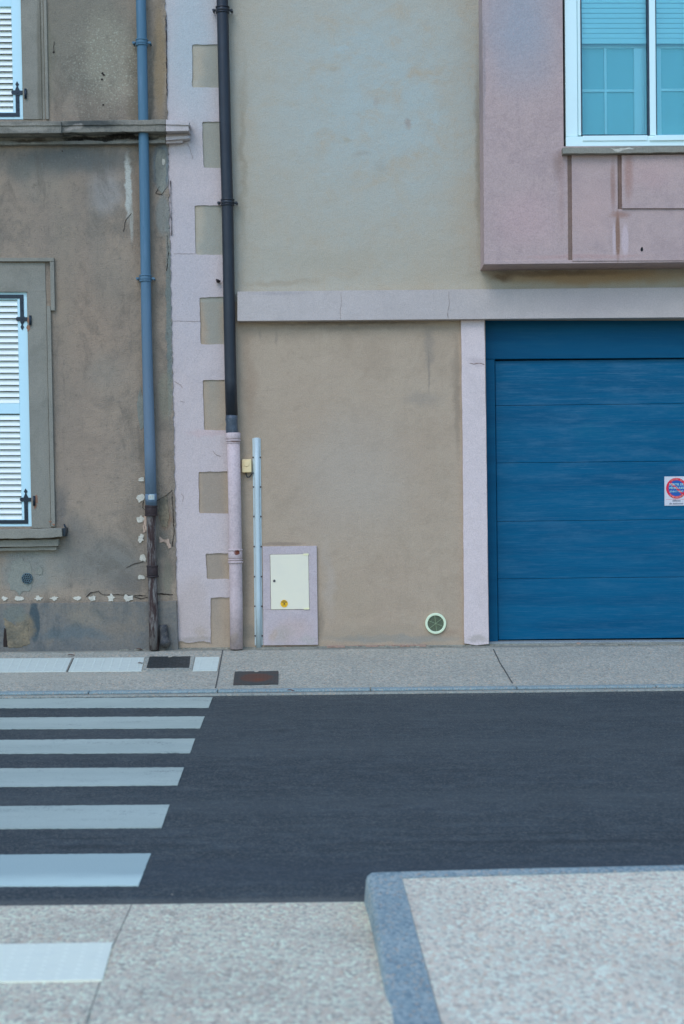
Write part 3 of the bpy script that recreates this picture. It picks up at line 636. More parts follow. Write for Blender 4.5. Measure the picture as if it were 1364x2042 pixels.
# string course
b = MB(); E = 900
YC = YL-.16
b.wall(rough([(-1500, 250), (122, 241.5), (122, 250.5), (-1500, 259)], 12, .35, 1), YC-.03, .19)
b.wall([(-1500, 258.5), (122, 250), (122, 265.5), (-1500, 274)], YC-.02, .18)
b.wall(rough([(122, 241), (330, 238), (330, 248), (122, 250.5)], 10, .45, 3), YC+.0, .16)
b.wall(rough([(122, 250), (330, 248), (330, 262), (122, 264.5)], 12, .35, 5), YC+.012, .148)
b.wall([(-1500, 270), (330, 262), (330, 280), (-1500, 288)], YL-.035, .035)
b.wall(rough([(-1500, 288), (100, 281), (330, 279), (330, 285), (100, 288), (-1500, 294)], 12, .6, 6), YL-.058, .058)
b.wall([(-1500, 269), (102, 264), (102, 268), (-1500, 273)], YL-.09, .09)
b.build('ledge', 'cornice_stone', old, .004)
b = MB()
b.wall(rough([(330.6, 238), (377, 242), (377, 250), (330.6, 248.3)], 10, .3, 3), YC+.0, .165)
b.wall([(330.6, 248), (376, 250), (376.5, 261), (330.6, 262)], YC+.012, .155)
b.wall([(330.6, 262), (375, 262), (375, 271), (330.6, 272)], YL-.05, .06)
b.wall([(330.6, 272), (378, 270), (378, 276), (330.6, 280)], YL-.075, .08)
b.wall([(330.6, 280), (366, 278), (364, 284), (330.6, 286)], YL-.045, .05)
tag(b.build('ledge_end', 'pink_paint', old, .004), 'pink painted end of the stone ledge')

def surround(v0, v1, eared):
    b = MB(); U = lambda pts: [PL(u, v) for u, v in pts]
    b.wall(U([(54.5, v0), (92, v0), (92, v1), (54.5, v1)]), YL-.008, .16)
    if eared:
        b.wall(U([(-220, 524), (91.5, 524), (91.5, 582), (-220, 582)]), YL-.008, .03)
        b.wall(U([(-235, 514), (109, 514), (109, 521), (-235, 521)]), YL-.035, .045)
        b.wall(U([(101, 521.5), (109, 521.5), (109, 619), (101, 619)]), YL-.032, .042)
        b.wall(U([(92.5, 610), (100.5, 610), (100.5, 1050), (92.5, 1050)]), YL-.026, .036)
        b.cur = 1
        for x, y, rx, ry in ((58, 640, 5, 6), (57, 654, 4, 7), (72, 996, 4, 8), (70, 1008, 3, 8), (100, 1040, 3, 2), (107, 1046, 3, 2)): b.wall(splat(x, y, rx, ry, x, 12, .4), YL-.011 if x < 90 else YL-.03, .004)
    else:
        b.wall(U([(99, v0), (105, v0), (105, v1), (99, v1)]), YL-.018, .028)
        b.wall(U([(93, v0), (98, v0), (98, v1), (93, v1)]), YL-.004, .02)
    b.build('window_surround', ['trim_stone', 'rust_stain'], old, .004)
surround(-230, 238, False); surround(582, 1053, True)
# sill of the lower window
b = MB()
b.wall(rough([(-230, 1060), (123, 1053.5), (124, 1070), (100, 1073), (-230, 1079)], 12, .5, 8), YL-.15, .15)
b.build('window_sill', 'trim_stone', old, .006)
b = MB(); b.wall(rough([(-230, 1081), (117, 1075), (116, 1089), (-230, 1096)], 14, .5, 2), YL-.09, .09)
b.wall(rough([(-230, 1096.5), (113, 1090), (112, 1097), (-230, 1103)], 14, .5, 3), YL-.06, .06)
b.build('sill_moulding', 'trim_stone', old, .005)
b = MB(); b.wall([(124.5, 1053), (130, 1052), (131, 1060), (128.5, 1070), (125.5, 1069)], YL-.12, .12); b.tube([W(128, 1046, YL-.02), W(131, 1052, YL-.05)], .008)
b.build('shutter_stop', 'bracket_black', old, .003)

YS = YL + .02
def leaf(v0, v1, u0, u1, full=True):
    """one louvred shutter leaf with strap hinges; v0 top, v1 bottom"""
    U = lambda pts: [PL(u, v) for u, v in pts]
    b = MB(); sw = 19.5
    b.wall(U(rect(u1-sw, v0, u1, v1)), YS, .04); b.wall(U(rect(u0, v0, u0+sw, v1)), YS, .04)
    mid = v0 + 221
    b.wall(U(rect(u0+sw, v0, u1-sw, v0+15)), YS+.001, .038); b.wall(U(rect(u0+sw, v1-15, u1-sw, v1)), YS+.001, .038)
    b.wall(U(rect(u0+sw, mid, u1-sw, mid+22)), YS+.004, .03)
    sh = b.build('shutter', 'shutter_white', old, .003)
    s_ = MB()
    for a, e in ((v0+15, mid), (mid+22, v1-15)):
        n = round((e-a)/11.9); pt = (e-a)/n
        for i in range(n):
            y0, y1 = a+i*pt, a+(i+1)*pt
            p = [W(*PL(u0+sw, y0+2.2), YS+.032), W(*PL(u1-sw, y0+2.2), YS+.032), W(*PL(u1-sw, y1-.6), YS+.004), W(*PL(u0+sw, y1-.6), YS+.004)]
            dz = Vector((0, .003, .007))
            s_.prism([p[3], p[2], p[1], p[0]], [p[3]-dz*.9, p[2]-dz*.9, p[1]-dz*.9, p[0]-dz*.9])
    s_.build('louvres', 'louvre_white', sh)
    bk = MB(); bk.wall(U(rect(u0+sw, v0+10, u1-sw, v1-10)), YS+.05, .01); bk.build('backing', 'hole', sh)
    def strap(top):
        h = MB(); sg = 1 if top else -1; vy = v0 if top else v1
        c_ = u1-11; Y = YS-.006
        h.wall(U(rect(u0+12, min(vy+sg*5.5, vy+sg*13), u1-7, max(vy+sg*5.5, vy+sg*13))), Y, .007)
        a, e = sorted((vy+sg*13, vy+sg*48)); h.wall(U(rect(c_-3.5, a, c_+4, e)), Y, .007)
        v = vy+sg*54
        h.wall(U([(c_-12, v), (c_-10.5, v-4), (c_-4, v-4), (c_-3.5, v-6), (c_+4, v-6), (c_+5, v-3.5), (c_+15, v-3.5), (c_+15, v+4), (c_+5, v+4), (c_+4, v+6), (c_-3.5, v+6), (c_-4, v+4), (c_-10.5, v+4)]), Y-.006, .012)
        t = v + sg*6
        h.wall(U([(c_-3.5, t), (c_-1, t+sg*6), (c_-3.5, t+sg*10), (c_, t+sg*16), (c_+3.8, t+sg*10), (c_+1.4, t+sg*6), (c_+4, t)]), Y, .007)
        for q in (v, v-sg*18, v-sg*34): h.disc(W(*PL(c_, q), Y-.008 if q != v else Y-.012), .007, .01, 10)
        pv = W(*PL(u1+5.5, v), YL-.02); h.tube([pv+Vector((0, 0, .03)), pv-Vector((0, 0, .055))], .011, 12)
        h.build('strap_hinge', 'bracket_black', sh)
    strap(False); strap(True)
    return sh
for v0, v1 in ((-230, 238), (582, 1050)):
    leaf(v0, v1, -67, 54)
    leaf(v0, v1, -189, -69)
# roof
b = MB(); b.prism([(-16.4, YL-.45, 9.95), (sx-.02, YL-.45, 9.95), (sx-.02, YL-.45, 10.1), (-16.4, YL-.45, 10.1)], [(-16.4, YL+3, 11.5), (sx-.02, YL+3, 11.5), (sx-.02, YL+3, 11.65), (-16.4, YL+3, 11.65)])
b.prism([(-16.4, YL+3, 11.5), (sx-.02, YL+3, 11.5), (sx-.02, YL+3, 11.65), (-16.4, YL+3, 11.65)], [(-16.4, YL+6.4, 9.95), (sx-.02, YL+6.4, 9.95), (sx-.02, YL+6.4, 10.1), (-16.4, YL+6.4, 10.1)])
b.build('roof', 'roof_tile', old)

# ---------------------------------------------------------------- the garage house (right)
LR = .012
def PR(u, v): return (u + LR*(v-600), v)
new = empty('garage_house', (2.5, YR, .17), 'beige rendered house with pink painted trim, a projecting pink bay and a blue garage door', 'house')
b = MB(); facade(b, [333.5, 967, 1552, 2600], [-1000, 636, 1330], {(1, 1)}, LR, YR, .3)
b.box(sx-.055, 9.0, YR+.3, YR+6, -.15, 10.2)
b.build('wall', 'new_render', new)
# pink corner band with toothed edge
teeth = [(88, 175, 383, 383), (242, 335, 403, 406), (409, 508, 388, 390), (592, 687, 398, 400), (757, 858, 404, 407), (940, 1024, 396, 397), (1103, 1155, 410, 412), (1191, 1400, 420, 420)]
pb = [(452-10, -400)]
R0 = lambda v: 446 + .018*(v-400)
pts = [(R0(-400), -400)]
for (v0, v1, u0, u1) in teeth:
    pts += [(R0(v0), v0)] + rough([(R0(v0)-1, v0), (u0+2, v0+1.), (u0, v0+3), (u1, v1-3), (u1+2, v1-.5), (R0(v1)-1, v1)], 9, .7, v0, False)[1:-1] + [(R0(v1), v1)]
pts = [p for p in pts if p[1] < 1285]
pts += [(420, 1284)] + rough([(419, 1281), (400, 1279), (380, 1282), (357, 1279)], 5, 1., 3, False)
left = [(seam(v)-7, v) for v in (1283, 900, 600, 300, 0, -400)]
b = MB(); b.wall(pts + left, YP, .02)
b.cur = 1
for p_, wd in (([(362, 985), (366, 990), (364, 1000)], .9), ([(374, 286), (380, 300), (384, 316)], .6), ([(348, 760), (360, 768), (364, 774)], .9), ([(345, 640), (400, 641)], .4), ([(346, 506), (390, 506)], .4),
               ([(425, 900), (432, 908), (440, 910)], .9), ([(360, 800), (368, 802)], .8)):
    b.ribbon(rough(p_, 5, .6, 3, False), wd*.6, YP-.003, .006, .4)
b.build('corner_band', ['pink_paint', 'joint_dirt'], new)
b = MB(); b.wall(splat(434, 560, 4, 3, 4, 8, .2), YR-.06, .06); b.tube([W(438, 561, YR-.03), W(432, 558, YR-.08)], .009, 10); b.build('pipe_clip', 'rust_dark', new)
# horizontal band over the garage
b = MB()
for x0, x1 in ((473.5, 1640),):
    f = lambda x: (581.5 - (x-473)*.0095, 640 - (x-473)*.0082)
    b.wall([(x0, f(x0)[0]), (x1, f(x1)[0]), (x1, f(x1)[1]), (x0, f(x0)[1])], YR-.10, .10)
b.cur = 1
for x in (680, 895): b.ribbon(rough([(x, 582), (x+1, 600), (x-2, 622), (x-1, 636)], 5, 1., x, False), .35, YR-.102, .004, .4)
b.build('lintel_band', ['band_paint', 'joint_dirt'], new, .006)
b = MB()
b.wall(rough([(919.5, 638.5), (966, 637.5), (970, 900), (974.5, 1284), (950, 1287), (926, 1283), (923, 900)], 22, .35, 5), YR-.035, .035)
b.cur = 1; b.ribbon(rough([(936, 724), (945, 726), (955, 724), (966, 727)], 4, .5, 2, False), 1.1, YR-.037, .006, .4)
b.build('pillar', ['pillar_paint', 'joint_dirt'], new, .006)
b = MB(); b.wall([(1553, 636), (1602, 636), (1606, 1290), (1558, 1290)], YR-.035, .035); b.build('pillar', 'pillar_paint', new, .006)
# garage door and frame
dr = bpy.data.objects.new('garage_door', None); C.objects.link(dr); dr.parent = new; dr.location = Vector((3.0, .1, 0))
YD = YR + .16
b = MB(); b.wall([PR(955, 630), PR(1560, 626), PR(1560, 712), PR(985, 716), PR(955, 716)], YD-.04, .06)
b.build('door_lintel', 'frame_blue', dr, .004)
b = MB(); b.wall([PR(955, 716.5), PR(985, 716.5), PR(985, 1281), PR(955, 1281)], YD-.036, .05); b.build('jamb', 'frame_blue', dr, .003); b = MB(); b.wall([PR(1532, 713), PR(1562, 713), PR(1562, 1278), PR(1532, 1278)], YD-.036, .05)
b.build('jamb', 'frame_blue', dr, .003)
ysL = [719.5, 809, 923.5, 1040, 1154.5, 1276]; 
b = MB()
for y0, y1 in zip(ysL, ysL[1:]):
    a, e = (y0+.25, y1-.22)
    q = [(985.5 + LR*(a-600), a), (1532+LR*(a-600), a-546*.0105), (1532+LR*(e-600), e-546*.0105), (985.5+LR*(e-600), e)]
    b.wall(q, YD, .04)
b.build('door_panels', 'door_blue', dr, .004)
b = MB(); b.wall([(980, 700), (1545, 700), (1560, 1285), (980, 1285)], YD+.045, .02); b.build('door_backing', 'hole', dr)
b = MB(); b.wall([PR(966, 1281), PR(1552, 1277), PR(1552, 1300), PR(966, 1300)], YR+.02, .25); b.build('threshold', 'concrete', new, .004)

# projecting bay with window
b = MB()
bx = [966.5, 1131.5, 1480, 1640]
facade(b, [966.5, 1126.5, 1480, 1640], [-1000, -110, 292, 521], {(1, 1)}, .008, YV, .12)
PB2 = lambda u, v: (u+.008*(v-600), v)
b.build('bay', 'pink_stucco', new)
def side(x, flip):
    m = MB(); p0 = W(*PB2(x, -1000), YV); p1 = W(*PB2(x, 521), YV)
    o = .02 if flip else -.02
    xs_ = [p.x for p in (p1, p0)]
    a, c_ = (p1, p0)
    fr = [Vector((a.x, YV+.1201, a.z)), Vector((a.x, YR, a.z)), Vector((c_.x, YR, c_.z)), Vector((c_.x, YV+.1201, c_.z))]
    sh = Vector((.03 if not flip else -.03, 0, 0))
    m.prism(fr[::-1], [v+sh for v in fr[::-1]]); return m
m = side(966.5, False); m.build('bay_side', 'pink_stucco', new); m = side(1640, True); m.build('bay_side', 'pink_stucco', new)
p0 = W(*PB2(966.5, 521), YV); p1 = W(*PB2(1640, 515), YV)
b = MB(); b.box(p0.x-.004, p1.x+.004, YV-.006, YR, p0.z-.028, p0.z+.002); b.build('bay_soffit', 'pink_stucco', new, .003)
b = MB()
b.wall([PB2(1134, 309), PB2(1142, 309), PB2(1142, 520), PB2(1134, 520)], YV-.004, .01)
b.wall([PB2(1234, 309), PB2(1242, 309), PB2(1242, 417), PB2(1234, 417)], YV-.004, .01)
b.build('joint', 'joint_dirt', new)
b = MB(); b.wall([PB2(1142.3, 309), PB2(1233.7, 309), PB2(1233.7, 417), PB2(1238, 417), PB2(1480, 417), PB2(1480, 519), PB2(1142.3, 520.5)], YV-.014, .016)
b.wall([PB2(1242.3, 309), PB2(1480, 307), PB2(1480, 415.5), PB2(1242.3, 415.5)], YV-.03, .032)
b.cur = 1; b.wall(splat(1280, 497, 3, 5, 3, 9, .2), YV-.016, .004)
b.build('spandrel_panel', ['pink_stucco', 'hole'], new, .005)
b = MB(); b.wall(rough([(1122, 294), (1480, 290), (1480, 302), (1123, 306.5)], 12, .5, 2), YV-.08, .12)
b.cur = 1; b.wall(rough([(1215, 295), (1228, 297), (1255, 294), (1265, 297), (1245, 299), (1232, 303), (1226, 302), (1224, 299)], 4, .6, 2), YV-.082, .004)
b.build('window_sill', ['trim_stone', 'plaster'], new, .005)
wd = bpy.data.objects.new('window', None); C.objects.link(wd); wd.parent = new; wd.location = Vector((3.0, -.3, 3.0))
Yw = YV + .03
b = MB(); V = lambda pts: [PB2(u, v) for u, v in pts]
b.wall(V(rect(1131, -110, 1155, 272)), Yw, .08); b.wall(V([(1131, 272.3), (1480, 269), (1480, 290), (1131, 292)]), Yw-.012, .10)
b.wall(V(rect(1155.3, -110, 1162, 270)), Yw+.015, .06)
b.wall(V(rect(1155, -110, 1480, -95)), Yw, .08); b.wall(V(rect(1455, -95, 1480, 270)), Yw, .08)
b.wall(V([(1164.5, 270.5), (1294, 269.5), (1294, 280), (1164.5, 281)]), Yw-.022, .02)
b.wall(V([(1312, 269.3), (1455, 267.8), (1455, 278.5), (1298.5, 280.3), (1298.5, 274)]), Yw-.028, .02)
b.build('window_frame', 'frame_white', wd, .004)
b = MB(); b.wall(V(rect(1299, -95, 1311.5, 270)), Yw-.01, .06); b.build('mullion', 'frame_white', wd, .004)
b = MB(); b.wall(V(rect(1295, -95, 1298.7, 269)), Yw+.0, .05); b.wall(V(rect(1162.2, -95, 1164.3, 269)), Yw+.012, .05); b.wall(V(rect(1311.7, -95, 1313, 269)), Yw+.012, .05); b.wall(V(rect(1164.5, 268.2, 1295, 269.8)), Yw+.012, .05); b.build('seal', 'seal', wd)
b = MB()
b.wall(V(rect(1164, -95, 1296, 269.5)), Yw+.03, .006); b.wall(V(rect(1312, -95, 1456, 269.5)), Yw+.03, .006)
b.build('pane', 'glass', wd)
b = MB()
for i in range(18):
    y1 = 76 - i*10.; b.wall(V(rect(1160, y1-9.3, 1460, y1)), Yw+.050, .012)
b.wall(V(rect(1160, 76.5, 1460, 87)), Yw+.046, .02); b.build('roller_blind', 'blind_white', wd, .004)
b = MB()
b.wall(V(rect(1150, 89, 1460, 96)), Yw+.11, .05)
b.wall(V(rect(1268, 96, 1288, 272)), Yw+.105, .05); b.wall(V(rect(1288.5, 96, 1322, 272)), Yw+.12, .05); b.wall(V(rect(1150, 268, 1460, 275)), Yw+.108, .05)
b.wall(V(rect(1282, 96, 1284.5, 272)), Yw+.098, .01)
for x in (1211, 1372): b.wall(V(rect(x-2.5, 96, x+2.5, 268)), Yw+.112, .02)
b.wall(V(rect(1150, 178, 1268, 183)), Yw+.111, .02); b.wall(V(rect(1322, 176.5, 1452, 181.5)), Yw+.111, .02)
b.build('inner_casement', 'inner_white', wd, .003)
b = MB(); b.wall(V(rect(1135, 60, 1478, 288)), Yw+.135, .01); b.build('inner_pane', 'sky_tint', wd)
b = MB(); q0 = W(1100, 310, YV); q1 = W(1500, -130, YV); b.box(q0.x, q1.x, YV+.35, YV+.36, q0.z-.1, q1.z+.1); b.build('sky_tint_back', 'sky_tint', wd)
b = MB(); b.box(sx-.05, 9.4, YR-.4, YR+6.2, 10.2, 10.45); b.build('roof', 'roof_tile', new)

# ---------------------------------------------------------------- pipes
def vpipe(mb, pts, off, rad_px, Y, n=24):
    mb.tube([W(x, y, Y-off) for x, y in pts], [r/225 for r in rad_px], n)
def ring(mb, x, y, rp, hp, Yc, n=24, slope=.02):
    a = W(x-hp/2*slope, y-hp/2, Yc); c_ = W(x+hp/2*slope, y+hp/2, Yc)
    r = rp/225
    mb.tube([a, a.lerp(c_, .12), a.lerp(c_, .88), c_], [r*.93, r, r, r*.93], n)
def collar(x, y, rp, Yc, mat, parent, ears=True):
    m = MB(); ring(m, x, y-5, rp+2.2, 3, Yc); ring(m, x, y, rp+1.3, 8, Yc); ring(m, x, y+5.5, rp+2.0, 3, Yc)
    if ears:
        for s_ in (-1, 1):
            p = W(x+s_*(rp+2), y+.5, Yc); q = W(x+s_*(rp+6.5), y+.5, Yc); m.tube([p, q], .012, 10); m.tube([q+Vector((0, -.015, 0)), q+Vector((0, .06, 0))], .010, 10)
    return m.build('collar', mat, parent)
bp = empty('drainpipe', W(305, 1288, YL-.07), 'blue painted drainpipe with a rusty iron foot on the grey-brown house', 'drainpipe')
Yb = YL-.075
m = MB(); P_ = [(278, -1000+0), (279.5, -200), (281, 0), (283, 84), (286, 250), (290, 500), (292, 640), (295.5, 780), (299, 900), (301.5, 1009)]
P_[0] = (262, -1000)
m.tube([W(x, y, Yb) for x, y in P_], [r/225 for r in (10, 10, 10, 10, 10, 10, 10.3, 10.6, 11, 11.4)], 24); m.build('upper_pipe', 'blue_zinc', bp)
collar(282.5, 85, 10, Yb, 'blue_zinc', bp); collar(290, 555, 10.2, Yb, 'blue_zinc', bp)
m = MB(); m.tube([W(x, y, Yb) for x, y in ((300.8, 985), (301.6, 1004))], 11.6/225, 24); m.build('pipe_sleeve', 'blue_zinc', bp)
m = MB()
def curved(mb, x0, y0, x1, y1, r, n=6):   # thin sticker wrapped on the pipe
    xs_ = [x0+(x1-x0)*i/n for i in range(n+1)]; cx = (x0+x1)/2
    f_ = lambda x, y: W(x, y, Yb-math.sqrt(max(.0001, r*r-((x-cx)/225)**2)))
    a = mb.add([f_(x, y0) for x in xs_]); b_ = mb.add([f_(x, y1) for x in xs_])
    for i in range(n): mb.face((a+i, b_+i, b_+i+1, a+i+1), True)
curved(m, 293.5, 986, 308, 996.5, 11.9/225); m.cur = 1
for x in (296, 299.5, 303): curved(m, x, 989, x+1.6, 995, 12.1/225, 2)
curved(m, 295, 988, 306, 989, 12.1/225)
m.build('sticker', ['sticker_paper', 'plaster'], bp)
m = MB(); m.tube([W(x, y, Yb) for x, y in ((300.5, 1006), (301, 1012), (301.3, 1030), (302, 1060), (303, 1120), (305, 1180), (306.5, 1240), (307.5, 1296))], [r/225 for r in (10.8, 10.6, 9.6, 9.2, 9.2, 9.2, 9.3, 9.4)], 24); m.build('iron_pipe', 'rusty_iron', bp)
m = MB(); ring(m, 301.2, 1017, 12, 20, Yb); ring(m, 301.4, 1027.5, 12.8, 3.5, Yb); ring(m, 301.4, 1010, 12.6, 3, Yb); m.build('socket', 'rust_dark', bp); m = MB()
ring(m, 304, 1138, 11, 20, Yb); ring(m, 304.3, 1149.5, 12.2, 3.5, Yb); ring(m, 303.9, 1129, 11.8, 3, Yb)
m.build('socket', 'rust_dark', bp)
# short iron stub beside its foot
m = MB(); Ys = YL-.07
m.tube([W(x, y, Ys) for x, y in ((325.5, 1246), (326, 1250), (327, 1262), (328, 1275), (329, 1279), (329.5, 1284), (330, 1288), (330, 1292))], [r/225 for r in (7.5, 8.6, 8.2, 9.2, 11, 11, 7, 4)], 18)
tag(m.build('pipe_stub', 'stub_iron'), 'short dark iron pipe stub at the foot of the rusty drainpipe', 'pipe')
m = MB()

kp = empty('drainpipe', W(471, 1287, YR-.08), 'drainpipe black above and pink below, between the toothed pink corner and the beige wall', 'drainpipe')
Yk = YR-.085
m = MB(); m.tube([W(x, y, Yk) for x, y in ((424, -1000), (440.5, -150), (443.5, 10), (449, 250), (453.5, 404), (457.5, 640), (460, 760), (462, 828))], [r/225 for r in (11.6, 11.6, 11.6, 11.6, 11.6, 11.6, 11.8, 11.8)], 24); m.build('upper_pipe', 'black_metal', kp)
m = MB(); pth = [(462, 828), (461.5, 836), (462.3, 845), (462, 854), (463, 861), (463, 868)]; m.tube([W(x, y, Yk) for x, y in pth], [r/225 for r in (11.8, 12.3, 11.5, 12.2, 12.6, 11)], 14); m.build('crushed_end', 'crushed_metal', kp)
collar(443.8, 20, 11.6, Yk, 'black_metal', kp); collar(453.7, 404, 11.6, Yk, 'black_metal', kp)
m = MB(); m.tube([W(x, y, Yk) for x, y in ((465, 866), (468, 1000), (469.5, 1110), (471, 1200), (471.5, 1294))], 12.8/225, 24); m.build('lower_pipe', 'pink_pipe', kp)
m = MB(); ring(m, 465, 869.5, 14.6, 13, Yk); ring(m, 465.3, 878.5, 14.8, 3.4, Yk); ring(m, 465.3, 883, 13.8, 2.5, Yk); m.build('collar', 'pink_pipe', kp); m = MB()
ring(m, 469, 1096.5, 14.8, 4, Yk); ring(m, 469.2, 1106, 13.9, 16, Yk); ring(m, 469.5, 1116, 14.3, 2.5, Yk); ring(m, 469.7, 1121, 15, 4, Yk); m.build('collar', 'pink_pipe', kp)

pc = empty('conduit', W(515, 1287, YR-.03), 'pale grey cable conduit screwed upright to the beige wall beside the meter cabinet', 'conduit')
cx = lambda v: 511.5 + (v-875)*.011
m = MB(); m.wall([(cx(874)-8.2, 874), (cx(874)+8, 874), (cx(1287)+8, 1287), (cx(1287)-8, 1287)], YR-.008, .008); m.build('flange', 'pvc_grey', pc, .002)
m = MB(); m.tube([W(cx(v), v, YR-.014) for v in (873, 980, 1090, 1190, 1291)], 5.6/225, 20); m.build('channel', 'pvc_grey', pc)
m = MB()
for v in (912, 971, 1030, 1090, 1150, 1209, 1268):
    for s_ in (-7, 7): m = MB(); m.disc(W(cx(v)+s_, v, YR-.012), .0075, .008, 10); m.build('screw', 'screw', pc)

bb = empty('bell_box', W(491, 929, YR-.03), 'small cream box with a round button and a hanging wire on the beige wall', 'bell')
m = MB(); m.wall([(482, 916), (501, 915.5), (501.3, 942), (482.3, 942.5)], YR-.05, .05); m.build('box', 'cream_plastic', bb, .006)
m = MB(); m.disc(W(491.5, 925, YR-.056), .024, .008, 24); m.build('button', 'cream_plastic', bb, .002)
m = MB(); m.tube([W(x, y, YR-.02) for x, y in ((490.5, 942), (490.8, 947), (493, 951.5), (497, 951.5), (500.5, 947.5), (503, 943.5), (506, 943))], .0045, 8); m.build('wire', 'bracket_black', bb)

mb_ = empty('meter_cabinet', W(578, 1288, YR-.02), 'pink framed utility cabinet with a cream door low on the beige wall', 'utility cabinet')
m = MB(); m.wall([(523.5, 1090), (631.5, 1088.6), (634, 1286), (525, 1287), (524.8, 1216), (540.2, 1216.2), (617.2, 1215.5), (615.2, 1104.4), (538.2, 1105.4), (540.1, 1216), (524.8, 1215.8)], YR-.025, .025)
m.build('surround', 'meter_surround', mb_, .002)
m = MB(); m.wall([(538.8, 1106.), (614.8, 1105), (616.8, 1214.8), (540.5, 1215.6)], YR-.03, .03); dd = m.build('door', 'cream_metal', mb_, .003)
m = MB(); m.disc(W(547, 1158.5, YR-.034), .011, .006, 16); m.build('lock', 'screw', dd)
m = MB(); m.disc(W(566.7, 1203.6, YR-.0325), .033, .003, 32); m.cur = 1; m.disc(W(566.8, 1204, YR-.034), .006, .002, 12)
for y, a in ((1200, 6), (1202, 5.2), (1206.5, 3.5), (1198, 2.5)):
    m.wall(rect(566.7-a, y-.45, 566.7+a, y+.45), YR-.0335, .002)
m.build('warning_sticker', ['yellow_sticker', 'ink'], dd)
m = MB(); m.wall([(605, 1104), (615.5, 1103.6), (615.5, 1107), (605.5, 1107.6)], YR-.033, .004); m.build('hinge', 'cream_tape', dd); m = MB(); m.wall([(606, 1212.4), (617, 1212), (617, 1215.2), (606, 1215.6)], YR-.033, .004); m.build('hinge', 'cream_tape', dd)

vt = empty('air_vent', W(869, 1244, YR), 'round pale plastic vent with spokes low on the beige wall beside the pink pillar', 'vent')
m = MB(); c0 = W(869, 1243.5, YR-.022); m.disc(c0, .0925, .022, 48, .071); m.build('rim', 'vent_white', vt, .004)
m = MB(); m.disc(c0+Vector((0, .018, 0)), .0715, .004, 40); m.build('backing', 'vent_dark', vt)
m = MB()
for r in (.0635, .0555, .0475, .0395, .0315, .0235, .0155): m.disc(c0+Vector((0, .010, 0)), r+.0011, .003, 40, r-.0011)
m.cur = 0
for i, a in enumerate((97, 38, -22)):
    d = Vector((math.cos(R(a)), 0, math.sin(R(a)))); n_ = Vector((-d.z, 0, d.x))*.0022
    q = [c0 + Vector((0, .006, 0)) + d*.07 + n_, c0 + Vector((0, .006, 0)) + d*.07 - n_, c0 + Vector((0, .006, 0)) - d*.07 - n_, c0 + Vector((0, .006, 0)) - d*.07 + n_]
    m.prism(q, [v+Vector((0, .004, 0)) for v in q])
m.disc(c0+Vector((0, .004, 0)), .008, .006, 16); m.build('grille', 'vent_spoke', vt)
vt = empty('air_vent', W(53, 1154, YL), 'dark round vent with small holes under the left window sill of the old house', 'vent')
m = MB(); c0 = W(53.5, 1153.5, YL-.018); m.disc(c0, .049, .018, 32); m.build('plate', 'grille_teal', vt, .004)
m = MB()
for i in range(-2, 3):
    for j in range(-2, 3):
        x, y = (i + .5*(j % 2))*.0185, j*.0165
        if math.hypot(x, y) < .04: m.disc(c0+Vector((x+.25*y, -.002, y-.15*x)), .0064, .003, 10)
m.build('holes', 'hole', vt)

# ---------------------------------------------------------------- sign on the garage door
sg = empty('no_parking_sign', W(1349, 1008, YD), 'white no parking sign with red and blue disc on the blue garage door', 'sign')
m = MB(); m.wall([(1325, 950.3), (1373, 949.8), (1373.3, 1008), (1325.3, 1008.5)], YD-.006, .006); m.build('plate', 'sign_white', sg, .001)
c0 = W(1349, 973.6, YD-.0085)
m = MB(); m.disc(c0, 20.8/225, .002, 48, 16/225); a = R(-43)
d = Vector((math.cos(a), 0, math.sin(a))); n_ = Vector((-d.z, 0, d.x))*.0085; q = [c0+d*.073+n_, c0-d*.073+n_, c0-d*.073-n_, c0+d*.073-n_][::-1]; q = [v-Vector((0, .0012, 0)) for v in q]
m.prism(q, [v+Vector((0, .001, 0)) for v in q]); m.build('ring', 'sign_red', sg)
m = MB(); m.disc(c0+Vector((0, .0008, 0)), 16.1/225, .0015, 48); m.build('blue_disc', 'sign_blue', sg)
def text(s_, x, z, size, mat, parent, Y, rot=0):
    cu = bpy.data.curves.new('lettering', 'FONT'); cu.body = s_; cu.size = size; cu.align_x = 'CENTER'; cu.align_y = 'CENTER'; cu.extrude = .0003; cu.offset = size*.012
    tmp = bpy.data.objects.new('tmp_text', cu); C.objects.link(tmp)
    bpy.context.view_layer.update()
    me = bpy.data.meshes.new_from_object(tmp.evaluated_get(bpy.context.evaluated_depsgraph_get()))
    bpy.data.objects.remove(tmp)
    me.transform(Matrix.Translation((x, Y, z)) @ Matrix.Rotation(rot, 4, 'Y') @ Matrix.Rotation(math.pi/2, 4, 'X'))
    me.materials.clear(); me.materials.append(M[mat])
    o = bpy.data.objects.new('lettering', me); C.objects.link(o); o.parent = parent; o.matrix_parent_inverse = Matrix.Translation(parent.location).inverted()
    return o
yt = c0.y-.0022
text('SORTIE DE', c0.x, c0.z+.033, .027, 'sign_text', sg, yt); text('VÉHICULES', c0.x, c0.z+.002, .027, 'sign_text', sg, yt); text('JOUR ET NUIT', c0.x, c0.z-.029, .019, 'sign_text', sg, yt)
def arc(s_, a0, a1, top):
    for i, ch in enumerate(s_):
        if ch == ' ': continue
        a = R(a0 + (a1-a0)*(i+.5)/len(s_)); r = 18.4/225
        text(ch, c0.x+r*math.cos(a), c0.z+r*math.sin(a), .017, 'sign_pink', sg, c0.y-.0012, -(a-math.pi/2) if top else -(a+math.pi/2))
arc('PRIÈRE DE', 130, 50, True); arc('NE PAS STATIONNER', 225, 315, False)
p = W(1349, 998.5, YD-.0068); text('défense', p.x, p.z, .024, 'ink_grey', sg, p.y)
